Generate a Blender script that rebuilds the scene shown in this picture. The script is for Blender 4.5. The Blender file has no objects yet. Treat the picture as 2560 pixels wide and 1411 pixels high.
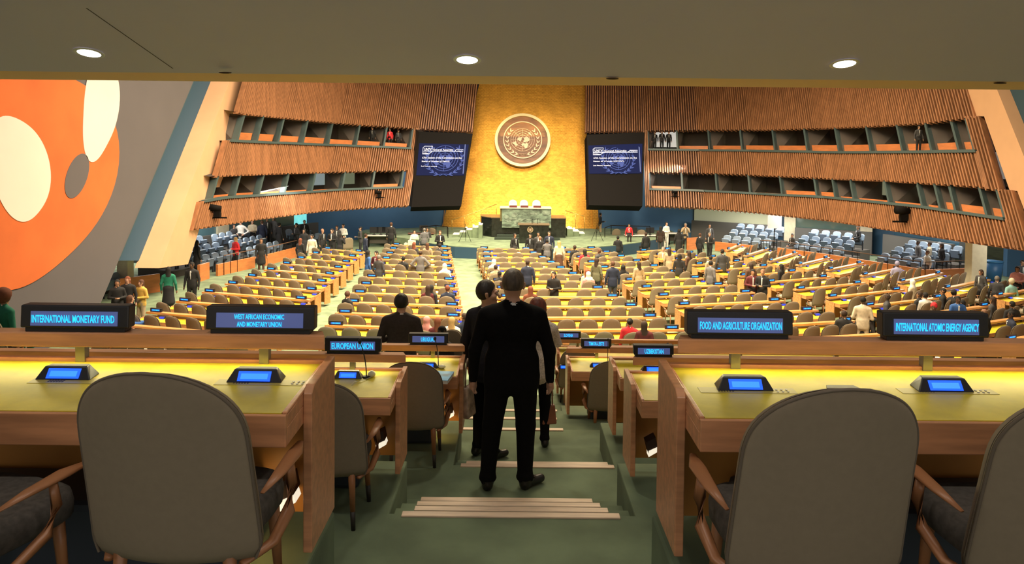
import bpy, bmesh, math, random
import numpy as np
from mathutils import Vector, Matrix
random.seed(7)
SC = bpy.context.scene
COL = SC.collection
# ------------------------------------------------------------------ camera
F = 1848.0; PX = 1280.0; PY = 446.5; CAMZ = 6.0
_p = math.radians(2.0); _r = math.radians(0.6)
FW = Vector((0, math.cos(_p), -math.sin(_p)))
_u0 = Vector((0, math.sin(_p), math.cos(_p))); _r0 = Vector((1, 0, 0))
RT = _r0*math.cos(_r) + _u0*math.sin(_r)
UP = _u0*math.cos(_r) - _r0*math.sin(_r)
CAM = Vector((0, 0, CAMZ))
cd = bpy.data.cameras.new('camera'); cam = bpy.data.objects.new('camera', cd); COL.objects.link(cam)
cam.matrix_world = Matrix.Translation(CAM) @ Matrix((RT, UP, -FW)).transposed().to_4x4()
cd.sensor_width = 36; cd.lens = F/2560*36; cd.shift_y = -(705.5-PY)/2560; cd.clip_end = 300; cd.clip_start = 0.05
SC.camera = cam
# ------------------------------------------------------------------ colour management, world, hall lights
SC.view_settings.view_transform = 'Standard'; SC.view_settings.look = 'None'
SC.view_settings.gamma = 1; SC.view_settings.use_curve_mapping = False
SC.view_settings.exposure = 0.0
W = bpy.data.worlds.new('world'); SC.world = W; W.use_nodes = True
W.node_tree.nodes['Background'].inputs[0].default_value = (1.0, 0.88, 0.76, 1)
W.node_tree.nodes['Background'].inputs[1].default_value = 0.20

def area(name, loc, target, sx, sy, power, col, spread=180):
    l = bpy.data.lights.new(name, 'AREA'); l.shape = 'RECTANGLE'; l.size = sx; l.size_y = sy
    l.energy = power; l.color = col; l.spread = math.radians(spread)
    o = bpy.data.objects.new(name, l); COL.objects.link(o); o.location = loc
    d = Vector(target)-Vector(loc); o.rotation_euler = d.to_track_quat('-Z', 'Y').to_euler(); return o
def spot(name, loc, target, power, col, ang=60, blend=.6, r=.1):
    l = bpy.data.lights.new(name, 'SPOT'); l.energy = power; l.color = col; l.spot_size = math.radians(ang)
    l.spot_blend = blend; l.shadow_soft_size = r
    o = bpy.data.objects.new(name, l); COL.objects.link(o); o.location = loc
    d = Vector(target)-Vector(loc); o.rotation_euler = d.to_track_quat('-Z', 'Y').to_euler(); return o
WARM = (1.0, .80, .52)
area('dome_light', (1, 32, 20), (1, 31, 0), 16, 16, 13500, WARM, 120)           # dome lamps over the floor
area('dome_light', (1, 24, 17), (1, 42, 5), 14, 6, 300, (1.0, .84, .62))   # dome lamps towards the stage
area('stage_light', (1, 44, 14), (1, 46, 0), 12, 4, 480, (1.0, .90, .72), 90)
area('dome_light', (1, 14, 18), (1, 33, 0), 14, 5, 4200, WARM, 100)
area('blue_wall_wash', (-8, 47.5, 5.2), (-9, 50.5, 1.5), 6, .4, 110, (1, .95, .9))
area('blue_wall_wash', (8.8, 48.2, 5.2), (9, 51.5, 1.5), 5, .4, 90, (1, .95, .9))
area('mural_light', (-5, 18, 15), (-13.6, 24, 5), 8, 2, 300, (1.0, .9, .82), 120)
area('rear_fill_light', (0, -2.9, 6.0), (0, 3, 5.5), 7, 1.8, 58, (1.0, .90, .80))   # unseen fill added behind the camera to brighten chair backs, aprons and ceiling

# ------------------------------------------------------------------ pixel <-> place helpers (photo frame 2560x1411)
def ray(x, y): return FW + RT*((x-PX)/F) + UP*((PY-y)/F)
def at_z(x, y, z): r = ray(x, y); return CAM + r*((z-CAMZ)/r.z)
def at_y(x, y, Y): r = ray(x, y); return CAM + r*(Y/r.y)
def at_x(x, y, X): r = ray(x, y); return CAM + r*(X/r.x)
def ceilz(Y): return 6.75+(7.3-max(Y, 2.5))*.25
def at_ceil(x, y):
    r = ray(x, y); s = (6.75+7.3*.25-CAMZ)/(r.z+.25*r.y); return CAM+r*s
def proj(P):
    v = Vector(P)-CAM; w = v.dot(FW); return PX+F*v.dot(RT)/w, PY-F*v.dot(UP)/w
# ------------------------------------------------------------------ materials
MC = {}
def mat(name, col=(.5, .5, .5), rough=.6, metal=0, emit=None, es=1, noise=0, nscale=8, stretch=(1, 1, 1), bump=0, trans=0, spec=.5, col2=None, sheen=0):
    if name in MC: return MC[name]
    m = bpy.data.materials.new(name); m.use_nodes = True; nt = m.node_tree; b = nt.nodes['Principled BSDF']
    b.inputs['Base Color'].default_value = (*col, 1); b.inputs['Roughness'].default_value = rough
    b.inputs['Metallic'].default_value = metal; b.inputs['Specular IOR Level'].default_value = spec
    if sheen: b.inputs['Sheen Weight'].default_value = sheen
    if trans: b.inputs['Transmission Weight'].default_value = trans; b.inputs['IOR'].default_value = 1.05
    if emit: b.inputs['Emission Color'].default_value = (*emit, 1); b.inputs['Emission Strength'].default_value = es
    if noise or bump:
        tc = nt.nodes.new('ShaderNodeTexCoord'); mp = nt.nodes.new('ShaderNodeMapping'); mp.inputs['Scale'].default_value = stretch
        n = nt.nodes.new('ShaderNodeTexNoise'); n.inputs['Scale'].default_value = nscale; n.inputs['Detail'].default_value = 5
        nt.links.new(tc.outputs['Object'], mp.inputs[0]); nt.links.new(mp.outputs[0], n.inputs['Vector'])
        if noise:
            mx = nt.nodes.new('ShaderNodeMix'); mx.data_type = 'RGBA'
            c2 = col2 or tuple(min(1, c*(1+noise)) for c in col); c1 = col if col2 else tuple(c*(1-noise) for c in col)
            mx.inputs[6].default_value = (*c1, 1); mx.inputs[7].default_value = (*c2, 1)
            mr = nt.nodes.new('ShaderNodeMapRange'); mr.inputs[1].default_value = .35; mr.inputs[2].default_value = .65
            nt.links.new(n.outputs['Fac'], mr.inputs[0]); nt.links.new(mr.outputs[0], mx.inputs[0]); nt.links.new(mx.outputs[2], b.inputs['Base Color'])
        if bump:
            bp = nt.nodes.new('ShaderNodeBump'); bp.inputs['Strength'].default_value = bump; bp.inputs['Distance'].default_value = .01
            nt.links.new(n.outputs['Fac'], bp.inputs['Height']); nt.links.new(bp.outputs[0], b.inputs['Normal'])
    MC[name] = m; return m
wood = mat('honey_wood', (.56, .27, .10), .38, noise=.22, nscale=3, stretch=(1, 7, 7))
woodd = mat('pinkish_maple', (.60, .285, .14), .36, noise=.16, nscale=3, stretch=(1, 9, 9))
leather = mat('olive_desk_leather', (.60, .48, .028), .45, spec=.35, noise=.14, nscale=6, bump=.12)
slat_m = mat('slat_wood', (.29, .130, .060), .55, noise=.22, nscale=1.0, stretch=(5, 5, .12))
slat_back = mat('slat_gap_dark', (.05, .018, .012), .9)
cream = mat('cream_plaster', (.62, .365, .21), .75, noise=.05, nscale=.7)
fabric = mat('taupe_upholstery', (.25, .20, .138), .85, noise=.03, nscale=40, bump=.04)
fabricd = mat('dark_seat_fabric', (.075, .065, .055), .9, noise=.2, nscale=50)
carpet = mat('green_carpet', (.150, .205, .125), .95, noise=.22, nscale=2.2, bump=.25)
nosing_m = mat('pale_nosing_wood', (.72, .55, .40), .5, noise=.12, nscale=4, stretch=(1, 8, 8))
blackp = mat('black_plastic', (.012, .012, .016), .42)
blackm = mat('black_matte', (.008, .007, .007), .8, spec=.08)
steel = mat('grey_steel', (.30, .29, .27), .35, metal=.8)
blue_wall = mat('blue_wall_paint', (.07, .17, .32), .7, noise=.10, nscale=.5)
blue_seat = mat('light_blue_vinyl', (.26, .35, .47), .5)
white_m = mat('white_paper', (.80, .79, .75), .7)
glow_blue = mat('console_blue_glow', (.01, .05, .4), .3, emit=(.01, .10, 1.0), es=1.5)
glow_cyan = mat('letter_cyan_glow', (.01, .3, .6), .3, emit=(.02, .50, 1.0), es=1.5)
disp_m = mat('display_grey_blue', (.05, .06, .12), .25, emit=(.055, .075, .20), es=1.0)
green_trim = mat('grey_green_metal', (.055, .085, .09), .5)
orange_w = mat('orange_veneer', (.52, .175, .055), .42, noise=.12, nscale=2, stretch=(1, 1, 5))
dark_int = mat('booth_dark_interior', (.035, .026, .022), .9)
# ------------------------------------------------------------------ mesh helpers
class MB:
    def __init__(s): s.v = []; s.f = []; s.mi = []; s.sm = []; s.cur = 0; s.mats = []
    def use(s, m):
        if m not in s.mats: s.mats.append(m)
        s.cur = s.mats.index(m); return s
    def add(s, vs, fs, smooth=False):
        n = len(s.v); s.v.extend([tuple(v) for v in vs])
        for f in fs: s.f.append([i+n for i in f]); s.mi.append(s.cur); s.sm.append(smooth)
        return s
    def box(s, x0, x1, y0, y1, z0, z1):
        return s.add([(x0,y0,z0),(x1,y0,z0),(x1,y1,z0),(x0,y1,z0),(x0,y0,z1),(x1,y0,z1),(x1,y1,z1),(x0,y1,z1)],
                     [(0,3,2,1),(4,5,6,7),(0,1,5,4),(1,2,6,5),(2,3,7,6),(3,0,4,7)])
    def hexa(s, b, t):     # b,t: four points each
        return s.add(list(b)+list(t), [(0,3,2,1),(4,5,6,7),(0,1,5,4),(1,2,6,5),(2,3,7,6),(3,0,4,7)])
    def prism(s, pts, off):    # polygon + offset vector
        n = len(pts); off = Vector(off); q = [Vector(p) for p in pts]
        vs = q+[p+off for p in q]
        fs = [tuple(range(n-1, -1, -1)), tuple(range(n, 2*n))]+[(i, (i+1) % n, n+(i+1) % n, n+i) for i in range(n)]
        return s.add(vs, fs)
    def tube(s, pts, rad, n=8, squash=1.0, cap=True):
        pts = [Vector(p) for p in pts]; vs = []; fs = []
        if not hasattr(rad, '__len__'): rad = [rad]*len(pts)
        for i, p in enumerate(pts):
            d = (pts[min(i+1, len(pts)-1)]-pts[max(i-1, 0)]).normalized()
            a = d.cross(Vector((0, 0, 1))) if abs(d.z) < .95 else d.cross(Vector((0, 1, 0)))
            a.normalize(); b = d.cross(a)
            for k in range(n):
                t = 2*math.pi*k/n; vs.append(p+a*math.cos(t)*rad[i]+b*math.sin(t)*rad[i]*squash)
        for i in range(len(pts)-1):
            for k in range(n): fs.append((i*n+k, i*n+(k+1) % n, (i+1)*n+(k+1) % n, (i+1)*n+k))
        if cap: fs.append(tuple(range(n-1, -1, -1))); fs.append(tuple(range((len(pts)-1)*n, len(pts)*n)))
        return s.add(vs, fs, True)
    def ball(s, c, r, n=10, m=7):
        r = r if hasattr(r, '__len__') else (r, r, r); vs = []; fs = []
        for i in range(m+1):
            a = math.pi*i/m
            for k in range(n):
                t = 2*math.pi*k/n; vs.append((c[0]+r[0]*math.sin(a)*math.cos(t), c[1]+r[1]*math.sin(a)*math.sin(t), c[2]+r[2]*math.cos(a)))
        for i in range(m):
            for k in range(n): fs.append((i*n+k, (i+1)*n+k, (i+1)*n+(k+1) % n, i*n+(k+1) % n))
        return s.add(vs, fs, True)
    def build(s, name, parent=None, m=None, bevel=0):
        me = bpy.data.meshes.new(name); me.from_pydata(s.v, [], s.f)
        mats = s.mats or [m or wood]
        for q in mats: me.materials.append(q)
        me.polygons.foreach_set('material_index', s.mi if s.mats else [0]*len(s.f))
        me.polygons.foreach_set('use_smooth', s.sm); me.update()
        o = bpy.data.objects.new(name, me); COL.objects.link(o)
        if parent: o.parent = parent
        if bevel:
            b = o.modifiers.new('bevel', 'BEVEL'); b.width = bevel; b.segments = 2; b.limit_method = 'ANGLE'; b.angle_limit = math.radians(40)
        return o
def empty(name, loc=(0, 0, 0), rz=0, label=None, cat=None, group=None):
    o = bpy.data.objects.new(name, None); COL.objects.link(o); o.empty_display_size = .1
    o.location = loc; o.rotation_euler = (0, 0, rz); return tag(o, label, cat, group)
def tag(o, label=None, cat=None, group=None, kind=None):
    if label: o['label'] = label
    if cat: o['category'] = cat
    if group: o['group'] = group
    if kind: o['kind'] = kind
    return o
def struct(o): o['kind'] = 'structure'; return o
KIDS = {}
def copy_tree(o, parent=None):
    c = o.copy(); COL.objects.link(c)
    if parent: c.parent = parent
    for ch in KIDS.get(o.name, None) or []: copy_tree(ch, c)
    return c
def remember(o):
    kids = [c for c in bpy.data.objects if c.parent == o]
    KIDS[o.name] = kids
    for k in kids: remember(k)
def text_mesh(txt, width, height, m, name='lettering', parent=None, depth=.001, bold=.0, align='CENTER', keep=False):
    cu = bpy.data.curves.new('t', 'FONT'); cu.body = txt; cu.align_x = align; cu.align_y = 'CENTER'; cu.extrude = depth; cu.offset = bold; cu.space_line = .95
    cu.resolution_u = 2
    o = bpy.data.objects.new('t', cu); COL.objects.link(o)
    dg = bpy.context.evaluated_depsgraph_get(); me = bpy.data.meshes.new_from_object(o.evaluated_get(dg))
    bpy.data.objects.remove(o); bpy.data.curves.remove(cu)
    co = np.array([v.co[:] for v in me.vertices]); lo = co.min(0); hi = co.max(0)
    sx = width/(hi[0]-lo[0]); sy = height/(hi[1]-lo[1])
    if keep: sx = sy
    for v in me.vertices:
        x = (v.co.x-(lo[0]+hi[0])/2)*sx if align == 'CENTER' else (v.co.x-lo[0])*sx
        y = (v.co.y-(lo[1]+hi[1])/2)*sy
        v.co = (x, -v.co.z, y)      # upright, reads from -Y
    me.materials.clear(); me.materials.append(m)
    q = bpy.data.objects.new(name, me); COL.objects.link(q)
    if parent: q.parent = parent
    return q
ORD = ['first', 'second', 'third', 'fourth', 'fifth', 'sixth', 'seventh', 'eighth', 'ninth', 'tenth', 'eleventh', 'twelfth', 'thirteenth', 'fourteenth', 'fifteenth', 'sixteenth']
MZ = .10
# ================================================================== ROOM
# ---- floors
fl = MB(); fl.box(-30, 34, 14.2, 62, -.3, MZ); struct(fl.build('floor', m=carpet))
# tiers: (drop, y0, y1, xl, xr) platforms of the raised rows, both sides of the stair
st = MB()
tiers = [(1.66, -2.0, 3.35), (2.40, 3.35, 5.66), (2.82, 5.66, 7.66), (3.45, 7.66, 10.0), (3.85, 10.0, 12.4), (4.5, 12.4, 14.3)]
gap = [(-.80, .66), (-.79, .84), (-.50, .95), (-.62, .70), (-.6, .7), (-.6, .8)]
for (dr, y0, y1), (gl, gr) in zip(tiers, gap):
    z = CAMZ-dr
    st.box(-16, gl, y0, y1, -.2, z); st.box(gr, 18, y0, y1, -.2, z)
stairs = [(1.66, -2, 2.2), (1.84, 2.2, 2.55), (2.02, 2.55, 2.9), (2.21, 2.9, 3.25), (2.40, 3.25, 4.83), (2.505, 4.83, 5.12), (2.61, 5.12, 5.41), (2.715, 5.41, 5.70), (2.82, 5.70, 6.58), (2.915, 6.58, 6.86), (3.01, 6.86, 7.14),
          (3.10, 7.14, 8.2), (3.25, 8.2, 8.95), (3.45, 8.95, 9.8), (3.65, 9.8, 10.6), (3.85, 10.6, 11.6), (4.1, 11.6, 12.4), (4.4, 12.4, 13.2), (4.8, 13.2, 14.0), (5.2, 14.0, 14.8), (5.6, 14.8, 15.6)]
for dr, y0, y1 in stairs:
    st.box(-.95, 1.2, y0, y1, -.2, CAMZ-dr-.002)
struct(st.build('floor_stepped_tiers', m=carpet, bevel=.012))
k = 0
for y, dr, x0, x1 in [(4.83, 2.40, 1010, 1562), (5.12, 2.505, 1042, 1532), (5.41, 2.61, 1048, 1512), (5.70, 2.715, 1058, 1492), (6.58, 2.82, 1158, 1546), (6.86, 2.915, 1172, 1530), (8.2, 3.10, 1133, 1416), (8.95, 3.25, 1150, 1400), (9.8, 3.45, 1160, 1400)]:
    X0 = (x0-PX)/F*y; X1 = (x1-PX)/F*y
    b = MB(); b.box(X0, X1, y-.055, y+.012, CAMZ-dr-.03, CAMZ-dr+.008)
    o = b.build('trim_%d' % (k+1), m=nosing_m, bevel=.004); struct(o); k += 1
# ---- soffit (low ceiling over the camera)
SZ = CAMZ+.74
cm = mat('ceiling_grey_plaster', (.72, .69, .84), .8, noise=.02, nscale=.4)
c = MB(); c.prism([(-9, -3, ceilz(2.5)), (-9, 2.5, ceilz(2.5)), (-9, 7.3, ceilz(7.3)), (-9, 7.3, ceilz(7.3)+.3), (-9, 2.5, 8.5), (-9, -3, 8.5)], (18, 0, 0)); struct(c.build('ceiling', m=cm))
CT = -math.atan(.25)
lipm = mat('soffit_lip_tan', (.92, .62, .30), .7)
p0 = at_y(0, 196, 7.95); p1 = at_y(2560, 222, 7.95)
c = MB(); c.hexa([(-9, 7.3, 6.75), (9, 7.3, 6.75), (9, 7.95, 6.73), (-9, 7.95, 6.73)], [(-9, 7.3, 7.1), (9, 7.3, 7.1), (9, 7.95, 7.1), (-9, 7.95, 7.1)])
struct(c.build('ceiling_soffit_lip', m=lipm))
c = MB(); q0 = at_ceil(216, 20); q1 = at_ceil(432, 171); dd = (q1-q0).normalized(); nn = Vector((-dd.y, dd.x, 0))*.004
c.prism([q0-nn, q1-nn, q1+nn, q0+nn], (0, 0, -.003)); struct(c.build('ceiling_joint', m=mat('joint_dark', (.12, .11, .11), .9)))
lamp_white = mat('lamp_lens', (1, 1, 1), .3, emit=(1, .93, .82), es=9)
for i, (x, y) in enumerate([(223, 131), (1168, 148), (2111, 158)]):
    p = at_ceil(x, y)
    e = empty('recessed_downlight', p, 0, ['round white recessed downlight in ceiling above the mural side', 'round white recessed downlight in ceiling above the emblem', 'round white recessed downlight in ceiling above the gallery windows'][i], 'ceiling light', 'recessed downlights in the low ceiling'); e.rotation_euler = (CT, 0, 0); e.scale = (1.16,)*3
    b = MB(); n = 28
    vs = [(.112*math.cos(2*math.pi*a/n), .112*math.sin(2*math.pi*a/n), -.006) for a in range(n)]+[(.085*math.cos(2*math.pi*a/n), .085*math.sin(2*math.pi*a/n), -.010) for a in range(n)]+[(.06*math.cos(2*math.pi*a/n), .06*math.sin(2*math.pi*a/n), .05) for a in range(n)]
    b.add(vs, [(a, n+a, n+(a+1) % n, (a+1) % n) for a in range(n)]+[(n+a, 2*n+a, 2*n+(a+1) % n, n+(a+1) % n) for a in range(n)], True)
    b.build('trim_ring', e, mat('downlight_ring', (.8, .8, .78), .3))
    b = MB(); b.add([(.085*math.cos(2*math.pi*a/n), .085*math.sin(2*math.pi*a/n), -.008) for a in range(n)], [tuple(range(n-1, -1, -1))]); b.build('lens', e, lamp_white)
    spot('downlight_beam', p+Vector((0, .02, -.06)), p+Vector((0, .1, -2)), 60, (1, .90, .76), 120, .8, .08)
for x in (-2.9, -1.2, 1.4, 3.2):
    spot('downlight_beam', (x, 2.0, ceilz(2.5)-.03), (x, 2.3, 3), 58, (1, .90, .78), 130, .8, .08)
for i, (x, y) in enumerate([(563, 182), (1531, 197), (2500, 208)]):
    p = at_z(x, y, 6.738); b = MB(); b.ball((0, 0, 0), (.065, .03, .008), 16, 6)
    o = b.build('air_slot', None, mat('slot_dark', (.06, .03, .02), .8)); o.location = p
    tag(o, ['small dark oval slot in tan soffit edge above the slanted pillar', 'small dark oval slot in tan soffit edge above the wide slat wall', 'small dark oval slot in tan soffit edge at its far gallery end'][i], 'vent', 'oval slots in the soffit edge')
# hall roof far above and outer walls so that the hall is closed
r = MB(); r.box(-26, 30, 7.95, 62, 23, 23.4); struct(r.build('roof', m=mat('roof_dark', (.25, .22, .2), .9)))
# ---- side walls of slats: ruled surfaces leaning along D
D = Vector((.10, 1.0, 1.72))
def plan(trace, drop=3.35): return [at_z(x, y, CAMZ-drop) for x, y in trace]
PL = plan([(470, 573), (490, 570), (640, 546), (800, 527), (900, 520), (1020, 515), (1170, 513), (1200, 513)])
PR = plan([(1455, 513), (1463, 513), (1615, 515), (1760, 521), (1900, 532), (2080, 552), (2230, 575), (2400, 601), (2560, 624), (2660, 640)])
def curve(P, t):
    t = max(0, min(len(P)-1.0001, t)); i = int(t); return P[i].lerp(P[i+1], t-i)
def s_for_y(P0, y):    # parameter s so that P0+s*D projects at image row y (given its column)
    v = P0-CAM
    a, b = v.dot(UP), D.dot(UP); c_, d_ = v.dot(FW), D.dot(FW); q = (PY-y)/F
    return (q*c_-a)/(b-q*d_)
def wall_pt(P, x, y):
    lo, hi = 0.0, len(P)-1.0001
    def fx(t):
        p = curve(P, t); return proj(p+D*s_for_y(p, y))[0]-x
    for _ in range(40):
        m = (lo+hi)/2
        if fx(m) > 0: hi = m
        else: lo = m
    return (lo+hi)/2
def trace_y(tr, x):
    if x <= tr[0][0]: a, b = tr[0], tr[1]
    elif x >= tr[-1][0]: a, b = tr[-2], tr[-1]
    else:
        for a, b in zip(tr, tr[1:]):
            if a[0] <= x <= b[0]: break
    return a[1]+(b[1]-a[1])*(x-a[0])/(b[0]-a[0])
def on_line(P, t, tr):     # where the wall line t crosses a traced edge
    p = curve(P, t); y = 400
    for _ in range(8):
        x = proj(p+D*s_for_y(p, y))[0]; y = trace_y(tr, x)
    return p+D*s_for_y(p, y)
def arcs(P, t0, t1, step):
    out = []; t = t0; last = curve(P, t0); acc = 0; n = 4000
    for i in range(n+1):
        t = t0+(t1-t0)*i/n; p = curve(P, t); acc += (p-last).length; last = p
        if acc >= step or i == 0: out.append(t); acc = 0
    return out
def normal_at(P, t, side):
    a = curve(P, t-.05); b = curve(P, t+.05); w = (b-a); w.z = 0; w.normalize()
    n = w.cross(D).normalized()
    if n.dot(CAM-curve(P, t)) < 0: n = -n
    return n, w
def slat_band(name, P, top, bot, xl, xr, cut=None, step=.155):
    """xl,xr: (x,y) of one point on each end line"""
    t0 = wall_pt(P, *xl); t1 = wall_pt(P, *xr)
    mb = MB(); mb.use(slat_back)
    ts = [t0+(t1-t0)*i/40 for i in range(41)]
    A = [on_line(P, t, top) for t in ts]; B = [on_line(P, t, bot) for t in ts]
    n0 = [normal_at(P, t, 0)[0]*-.16 for t in ts]
    vs = [a+n for a, n in zip(A, n0)]+[b+n for b, n in zip(B, n0)]; m = len(ts)
    mb.add(vs, [(i, i+1, m+i+1, m+i) for i in range(m-1)])
    mb.use(slat_m)
    for j, t in enumerate(arcs(P, t0, t1, step)):
        a = on_line(P, t, top); b = on_line(P, t, bot); n, w = normal_at(P, t, 0)
        hw = w*.040; b = b-D.normalized()*(.0 if j % 2 else .07)
        o = n*(.10 if j % 3 else .085)
        mb.hexa([b-hw-n*.16, b+hw-n*.16, b+hw*.8+o, b-hw*.8+o], [a-hw-n*.16, a+hw-n*.16, a+hw*.8+o, a-hw*.8+o])
    return struct(mb.build(name))
TOPL = [(560, 150), (1200, 160)]; TOPR = [(1455, 160), (2560, 170)]
Lb3 = [(600, 283), (610, 285), (760, 300), (900, 313), (1035, 322), (1195, 331)]
Rb3 = [(1455, 330), (1620, 328), (1780, 325.5), (1930, 325), (2080, 320), (2166, 316.5), (2314, 308.5), (2444, 293)]
Lt2 = [(575, 352), (588, 353), (720, 359), (900, 367), (1030, 373)]
Rt2 = [(1610, 376), (1700, 377), (1900, 379), (2100, 382), (2300, 381), (2440, 379)]
Lb2 = [(540, 441), (555, 439), (660, 435), (800, 431), (1020, 427)]
Rb2 = [(1610, 431), (1780, 434), (1950, 441), (2080, 447), (2220, 452), (2400, 464), (2490, 471)]
Lt1 = [(520, 501), (560, 494), (700, 485), (860, 475), (1010, 470)]
Rt1 = [(1620, 475), (1760, 479), (1900, 486), (2080, 495), (2300, 517), (2510, 548)]
Lb1 = [(480, 573), (490, 571), (640, 548), (800, 528), (900, 521), (1010, 515)]
Rb1 = [(1610, 515), (1760, 521), (1900, 532), (2080, 552), (2230, 575), (2400, 601), (2560, 624), (2640, 634)]
slat_band('wall_left_upper_slats', PL, TOPL, Lb3, (598, 260), (1192, 240))
slat_band('wall_left_middle_slats', PL, Lt2, Lb2, (553, 390), (1022, 400))
slat_band('wall_left_lower_slats', PL, Lt1, Lb1, (490, 535), (1006, 490))
slat_band('wall_right_upper_slats', PR, TOPR, Rb3, (1465, 260), (2436, 280))
slat_band('wall_right_middle_slats', PR, Rt2, Rb2, (1622, 400), (2462, 420))
slat_band('wall_right_lower_slats', PR, Rt1, Rb1, (1624, 495), (2545, 580))
# right hand return strips beside windows (vertical run of slats joining the bands)
slat_band('wall_right_end_slats', PR, [(2410, 292), (2470, 291)], [(2440, 472), (2560, 478)], (2431, 340), (2466, 330))
slat_band('wall_right_end_slats_low', PR, [(2470, 472), (2545, 477)], [(2510, 615), (2600, 628)], (2512, 520), (2540, 500))
slat_band('wall_left_inner_slats', PL, [(1030, 322), (1060, 322)], [(1000, 515), (1030, 515)], (1031, 350), (1044, 350), step=.12)
slat_band('wall_right_inner_slats', PR, [(1600, 328), (1630, 328)], [(1605, 515), (1630, 515)], (1612, 420), (1622, 420), step=.12)
# ---- gallery window bands between the slats
glass = mat('booth_glass', (1, 1, 1), .03, trans=1, spec=.3)
def gallery(P, top, bot, xl, xr, mull, tag_, lit={}):
    t0 = wall_pt(P, *xl); t1 = wall_pt(P, *xr)
    ts = [t0+(t1-t0)*i/30 for i in range(31)]
    A = [on_line(P, t, top) for t in ts]; B = [on_line(P, t, bot) for t in ts]
    N = [normal_at(P, t, 0)[0] for t in ts]
    H = [Vector((n.x, n.y, 0)).normalized() for n in N]
    dep = 1.6; m = len(ts); up = D.normalized()
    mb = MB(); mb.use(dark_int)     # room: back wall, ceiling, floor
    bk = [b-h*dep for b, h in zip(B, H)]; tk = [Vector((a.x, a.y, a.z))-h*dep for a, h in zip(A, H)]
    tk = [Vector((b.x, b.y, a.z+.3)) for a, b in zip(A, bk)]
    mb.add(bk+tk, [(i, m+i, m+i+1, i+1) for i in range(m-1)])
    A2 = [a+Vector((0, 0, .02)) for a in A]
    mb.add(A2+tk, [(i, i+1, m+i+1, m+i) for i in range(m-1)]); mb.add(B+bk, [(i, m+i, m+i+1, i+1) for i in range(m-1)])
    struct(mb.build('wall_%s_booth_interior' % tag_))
    mb = MB(); mb.use(green_trim)   # sill strip
    S = [b-up*.07 for b in B]; S2 = [b+up*.07 for b in B]
    for i in range(m-1):
        o0 = N[i]*.14; o1 = N[i+1]*.14
        mb.hexa([S[i]-o0*.5, S[i+1]-o1*.5, S[i+1]+o1, S[i]+o0], [S2[i]-o0*.5, S2[i+1]-o1*.5, S2[i+1]+o1, S2[i]+o0])
    struct(mb.build('trim_%s_sill' % tag_))
    tm = []
    for x, y in mull: tm.append(wall_pt(P, x, y))
    for j, t in enumerate(tm):
        a = on_line(P, t, top); b = on_line(P, t, bot); n, w = normal_at(P, t, 0); mb = MB()
        mb.hexa([b-w*.06-n*.30, b+w*.06-n*.30, b+w*.06+n*.02, b-w*.06+n*.02], [a-w*.06-n*.30, a+w*.06-n*.30, a+w*.06+n*.02, a-w*.06+n*.02])
        struct(mb.build('trim_%s_mullion_%d' % (tag_, j+1), m=green_trim))
        # partition wall between booths
        h = Vector((n.x, n.y, 0)).normalized(); mb = MB()
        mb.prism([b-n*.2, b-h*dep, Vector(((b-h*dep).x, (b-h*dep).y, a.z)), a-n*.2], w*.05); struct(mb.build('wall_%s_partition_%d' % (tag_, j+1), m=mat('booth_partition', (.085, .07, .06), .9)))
    for j in range(len(tm)-1):      # each bay: front board and glass
        ta, tb = tm[j], tm[j+1]; fr = .34
        pa = on_line(P, ta, bot); pb = on_line(P, tb, bot); qa = on_line(P, ta, top); qb = on_line(P, tb, top)
        n, w = normal_at(P, (ta+tb)/2, 0); e = (pb-pa).normalized()
        if j not in lit:
            mb = MB(); ia = pa+e*.08-n*.32; ib = pb-e*.14-n*.32
            mb.prism([ia, ib, ib.lerp(qb-e*.14-n*.32, fr), ia.lerp(qa+e*.08-n*.32, fr)], n*.04)
            struct(mb.build('wall_%s_parapet_%d' % (tag_, j+1), m=orange_w))
        else:
            mb = MB(); ia = pa+e*.08-n*.32; ib = pb-e*.14-n*.32
            mb.prism([ia, ib, ib.lerp(qb-e*.14-n*.32, .15), ia.lerp(qa+e*.08-n*.32, .15)], n*.04)
            struct(mb.build('wall_%s_parapet_%d' % (tag_, j+1), m=orange_w))
            if lit[j]:
                h = Vector((n.x, n.y, 0)).normalized(); mb = MB()
                z0 = pa-h*(dep-.04)+Vector((0, 0, .25)); z1 = pb-h*(dep-.04)+Vector((0, 0, .25)); tz = (qa.z+qb.z)/2
                mb.prism([z0, z1, Vector((z1.x, z1.y, tz)), Vector((z0.x, z0.y, tz))], h*.02); struct(mb.build('wall_%s_lit_room_%d' % (tag_, j+1), m=mat('lit_room_%d' % int(1000*lit[j][0]), tuple(c*.2 for c in lit[j]), .8, emit=lit[j], es=.6)))
        mb = MB(); mb.prism([pa-n*.03, pb-n*.03, qb-n*.03, qa-n*.03], -n*.008)
        o = mb.build('window_%s_%d' % (tag_, j+1), m=glass); struct(o)
    return tm
mLu = [(594, 350), (643, 351), (696, 354), (757, 358), (821, 361), (890, 365), (959, 368), (1025, 371)]
TLu = gallery(PL, Lb3, Lt2, (575, 340), (1030, 350), mLu, 'left_high')
mLl = [(530, 495), (587, 490), (648, 485), (712, 480), (780, 476), (855, 473), (930, 470), (1003, 466)]
TLl = gallery(PL, Lb2, Lt1, (510, 490), (1008, 450), mLl, 'left_low', {0: None, 1: None, 2: None, 3: None, 4: (.35, .42, .42), 5: (.22, .25, .15)})
mRu = [(1620, 373), (1694, 373), (1774, 374), (1855, 375), (1937, 376), (2018, 377), (2097, 378), (2177, 379), (2256, 378), (2329, 377), (2397, 376), (2436, 376)]
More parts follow.
